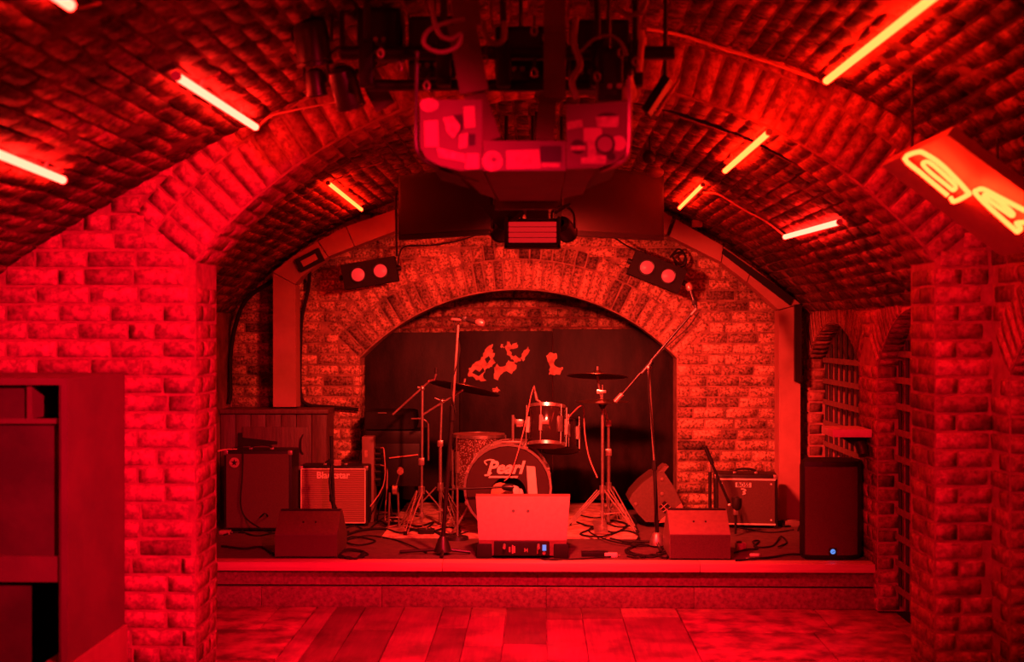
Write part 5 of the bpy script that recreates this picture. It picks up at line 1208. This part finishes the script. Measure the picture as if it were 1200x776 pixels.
for lb_, x, dx in (('black lamp behind the slatted lamp aimed at the drums', -0.02, 0.04), ('black lamp behind the slatted lamp aimed at the right amplifier', 0.16, 0.36), ('black lamp behind the slatted lamp aimed at the left amplifiers', -0.20, -0.4)):
    d_ = V((dx, 0.92, -0.36)).normalized(); can(lb_, V((x, 6.60, 2.10)) - d_ * 0.135, d_, 0.05, 0.13, 'black', vault_z)
can('added black wash lamp out of view brightening the left pier', (0.95, 1.30, 2.62), (-0.45, 0.8, -0.2), 0.07, 0.18, 'black')  # housing for the added left pier light
can('added black wash lamp out of view brightening the right gates', (-0.95, 1.30, 2.58), (0.45, 0.85, -0.2), 0.07, 0.17, 'black')  # housing for the added light on the gates
can('added black lamp above the rear of the hood brightening the floor', (0.05, 4.93, 2.66), (0.0, 0.47, -0.88), 0.06, 0.17, 'black')  # housing for the added floor light
t, a, b = None, None, None
blade = thing('barn_door', 'dark flat barn door flap hanging at the left of the rig', 'flap', rp_(440, 128, 4.6))
part('flap', MB().bar(rp_(428, 80, 4.6), rp_(452, 126, 4.6), 0.075, 0.006, (0, 1, 0)), 'dullboard', blade)
part('hinge', MB().cyl(rp_(415, 84, 4.6), rp_(442, 74, 4.6), 0.008), 'blackmetal', blade); part('link', MB().cyl(rp_(428, 80, 4.6), rp_(430, 62, 4.42), 0.006), 'blackmetal', blade)
flat = thing('panel_lamp', 'slim flat lamp panel tilted at the right of the rig', 'stage lamp', rp_(775, 115, 4.6))
part('housing', MB().bar(rp_(757, 132, 4.62), rp_(783, 92, 4.6), 0.03, 0.10, (0.3, 0.9, 0.2)), 'black', flat); part('bright_edge', MB().cyl(rp_(769, 135, 4.58), rp_(796, 93, 4.58), 0.005), 'wire_pale', flat)
part('hanger', MB().cyl(rp_(780, 92, 4.6), V((rp_(780, 92, 4.6).x, 4.6, near_z(rp_(780, 92, 4.6).x) + 0.01)), 0.008), 'blackmetal', flat)
def loop(label, pts, Y, r=0.008, mat='wire_pale'): single('rig_cable', MB().tube([rp_(x, y, Y) for x, y in pts], r, 8, 6), mat, label, 'cable')
loop('pale cable loop hanging at the left of the hood', [(505, -6), (508, 20), (515, 40), (528, 46), (540, 40), (535, 55), (515, 61), (497, 52), (502, 36), (525, 26), (545, 22)], 3.9, 0.007, 'redgrey')
loop('short cable loop between the hood straps', [(567, 25), (568, 40), (578, 51), (590, 46), (591, 25)], 4.0, 0.009, 'redgrey')
loop('ring of cable at the top right of the rig', [(720, -8), (722, 8), (735, 17), (750, 14), (757, 2), (756, -10)], 4.0, 0.008, 'redgrey')
loop('thin curved cable above the right hood wing', [(681, 60), (697, 45), (715, 42), (728, 50), (735, 65)], 4.1, 0.005, 'redgrey')
loop('twisted cable hanging behind the right hood strap', [(675, 20), (672, 50), (680, 75), (670, 95), (676, 115)], 4.05, 0.010, 'redgrey')
loop('cable hanging from the right end of the rig', [(752, 36), (752, 50), (750, 70), (749, 84)], 4.2, 0.010, 'wire_pale')
bulb = thing('bare_bulb', 'bare bulb hanging right of the hood', 'bulb', rp_(738, 115, 4.2))
part('glass', MB().lathe([(0.0, -0.045), (0.018, -0.036), (0.024, -0.015), (0.014, 0.018), (0.011, 0.03)], rp_(738, 103, 4.2), seg=14), 'duct', bulb)
part('socket', MB().cyl(rp_(738, 94, 4.2), rp_(738, 82, 4.2), 0.012), 'blackmetal', bulb); part('cord', MB().cyl(rp_(738, 82, 4.2), rp_(739, 40, 4.25), 0.004), 'rubber', bulb)

# flat screens angled outwards behind the hood
def tv(label, o_top, o_bot, i_px, yo=7.6, yi=7.15):
    xo = sx(o_top[0], yo); zt, zb = sz(o_top[1], yo), sz(o_bot[1], yo); xi = sx(i_px, yi)
    t = thing('flat_screen', label, 'screen', ((xo + xi) / 2, (yo + yi) / 2, zb))
    d = V((xi - xo, yi - yo, 0)); nn = V((d.y, -d.x, 0)).normalized()
    if nn.y > 0: nn = -nn
    back = -nn * 0.05
    part('housing', MB().prism([(xo, yo, zb), (xi, yi, zb), (xi, yi, zt), (xo, yo, zt)], back), 'black', t)
    e = d.normalized() * 0.02; k = nn * 0.003
    part('glass', MB().prism([V((xo, yo, zb + 0.03)) + e + k, V((xi, yi, zb + 0.03)) - e + k, V((xi, yi, zt - 0.02)) - e + k, V((xo, yo, zt - 0.02)) + e + k], back * 0.1), 'screen', t)
    m_ = (V((xo, yo, zt)) + V((xi, yi, zt))) / 2 + back; part('ceiling_bracket', MB().cyl(m_ - V((0, 0, 0.1)), V((m_.x, m_.y, vault_z(m_.x) + 0.01)), 0.02), 'blackmetal', t)
    return t
tv('dark flat screen hung left of the slatted lamp', (467, 206), (475, 281), 578)
tv('dark flat screen hung right of the slatted lamp', (778, 204), (772, 282), 655)
# slatted lamp in the middle
SY = 6.3
sl = thing('slatted_lamp', 'boxy lamp with glowing red slats under the hood', 'stage lamp', W(625, 290, SY))
a, b = W(596, 260, SY), W(652, 285, SY)
part('housing', MB().box2((W(592, 258, SY).x, SY + 0.004, W(592, 290, SY).z), (W(656, 258, SY).x, SY + 0.16, W(592, 256, SY).z), 0.006), 'black', sl)
for k in range(4):
    z0, z1 = a.z + (b.z - a.z) * k / 4, a.z + (b.z - a.z) * (k + 1) / 4
    part('slat', MB().box2((a.x, SY - 0.012, z1 + 0.003), (b.x, SY + 0.006, z0 - 0.001), 0.003), 'slat_red', sl)
for x in (593, 655): part('side_frame', MB().box2((W(x, 256, SY).x - 0.008, SY - 0.02, W(x, 291, SY).z), (W(x, 256, SY).x + 0.008, SY + 0.05, W(x, 254, SY).z), 0.002), 'black', sl)
part('bottom_frame', MB().box2((W(591, 287, SY).x, SY - 0.02, W(592, 291, SY).z), (W(657, 287, SY).x, SY + 0.05, W(592, 287, SY).z), 0.002), 'black', sl)
part('control_unit', MB().box2(tuple(W(617, 257, SY - 0.03)), (W(643, 240, SY).x, SY + 0.09, W(643, 238, SY).z), 0.006), 'black', sl)
part('arrow_label', MB().tube([W(624, 246, SY - 0.034), W(626, 239, SY - 0.034), W(631, 242, SY - 0.034)], 0.006, 6), 'white', sl)
part('bracket_arm', MB().bar(W(612, 238, SY), W(620, 257, SY), 0.03, 0.02), 'dullboard', sl)
part('bracket_arm', MB().bar(W(597, 262, SY), W(616, 247, SY), 0.02, 0.02), 'blackmetal', sl); part('bracket_arm', MB().bar(W(650, 250, SY), W(668, 239, SY), 0.015, 0.015), 'blackmetal', sl)
part('gusset', MB().prism([W(562, 240, SY + .05), W(612, 240, SY + .05), W(612, 250, SY + .05), W(594, 272, SY + .05), W(585, 268, SY + .05)], (0, 0.02, 0)), 'black', sl)
part('drop_rod', MB().cyl(W(630, 240, SY + 0.05), V((W(630, 240, SY + .05).x, SY + 0.05, vault_z(0.05) + 0.01)), 0.014), 'blackmetal', sl)
# twin lamps on the back wall
def twin(label, c1, c2, rot, box, Y=8.95):
    t = thing('twin_lamp', label, 'stage lamp', W(*box, Y), 'twin lamps on the back wall')
    p, q = W(*c1, Y), W(*c2, Y); d = (q - p).normalized()
    part('housing', MB().bar(p - d * 0.11, q + d * 0.11, 0.12, 0.175, d.cross(Y3)), 'rubber', t)
    for c in (p, q):
        ln = part('lens', MB().lathe([(0.0, 0.012), (0.03, 0.008), (0.048, 0.0)], c + V((0, -0.062, 0)), (0, -1, 0), 20), 'lens_red', t)
        part('lens_ring', MB().tube([c + V((0.052 * math.cos(k * math.pi / 10), -0.063, 0.052 * math.sin(k * math.pi / 10))) for k in range(20)], 0.006, 6, 0, True), 'blackmetal', ln)
    for e, s_ in ((p - d * 0.11, -1), (q + d * 0.11, 1)): part('yoke_knob', MB().cyl(e, e + d * s_ * 0.03, 0.02, seg=10), 'black', t)
    part('wall_bracket', MB().bar((p + q) / 2 + V((0, 0.05, 0)), V(((p.x + q.x) / 2, YB - 0.008, (p.z + q.z) / 2)), 0.04, 0.04), 'blackmetal', t)
twin('twin lamp on the back wall left of the arch crown', (421, 322.5), (447, 318), 0, (434, 338))
twin('twin lamp on the back wall right of the arch crown', (757, 314), (782, 324), 0, (770, 338))
def wl_(label, pts, Y, r=0.006): single('wall_cable', MB().tube([W(x, y, Y) for x, y in pts], r, 6, 5), 'rubber', label, 'cable')
wl_('black cable from the left twin lamp up past the screen', [(466, 312), (469, 295), (478, 288), (510, 287), (545, 280), (575, 268), (590, 262)], 9.0)
wl_('black cable from the right twin lamp up to the screen', [(758, 298), (738, 290), (722, 280), (712, 274)], 9.0)
wl_('black cable dropping beside the left screen', [(464, 190), (464, 240), (465, 300)], 8.9, 0.008)
wl_('black cable dropping beside the right screen', [(782, 192), (778, 230), (772, 262)], 8.9, 0.006)
wl_('heap of black cable behind the right twin lamp', [(785, 302), (795, 292), (803, 300), (798, 310), (788, 300), (800, 296), (804, 308), (795, 314), (790, 305)], 9.2, 0.008)
sm = thing('junction_block', 'small pale junction block on the left stage vault', 'box', sh(428, 256)); p = sh(428, 256, 0.03)
part('block', MB().box(tuple(p), (0.07, 0.06, 0.05), 0.006), 'duct', sm); part('lid_screw', MB().cyl(p + V((0, -0.03, 0)), p + V((0, -0.034, 0)), 0.008, seg=8), 'steel', sm)
sm = thing('junction_block', 'small pale junction block on the right stage vault', 'box', sh(817, 262)); p = sh(817, 262, 0.03)
part('block', MB().box(tuple(p), (0.07, 0.06, 0.05), 0.006), 'duct', sm); part('lid_screw', MB().cyl(p + V((0, -0.03, 0)), p + V((0, -0.034, 0)), 0.008, seg=8), 'steel', sm)
cmra = thing('clamp_lamp', 'small dark clamp lamp at the top corner of the right screen', 'stage lamp', W(760, 185, 6.6))
part('head', MB().ball(W(760, 184, 6.6), 0.035, 12), 'black', cmra); part('body', MB().ball(W(768, 202, 6.6), 0.035, 12, (1.3, 1, 0.8)), 'redgrey', cmra); part('rod', MB().cyl(W(762, 184, 6.6), V((W(762, 184, 6.6).x, 6.6, vault_z(W(762, 184, 6.6).x) + 0.01)), 0.008), 'blackmetal', cmra)
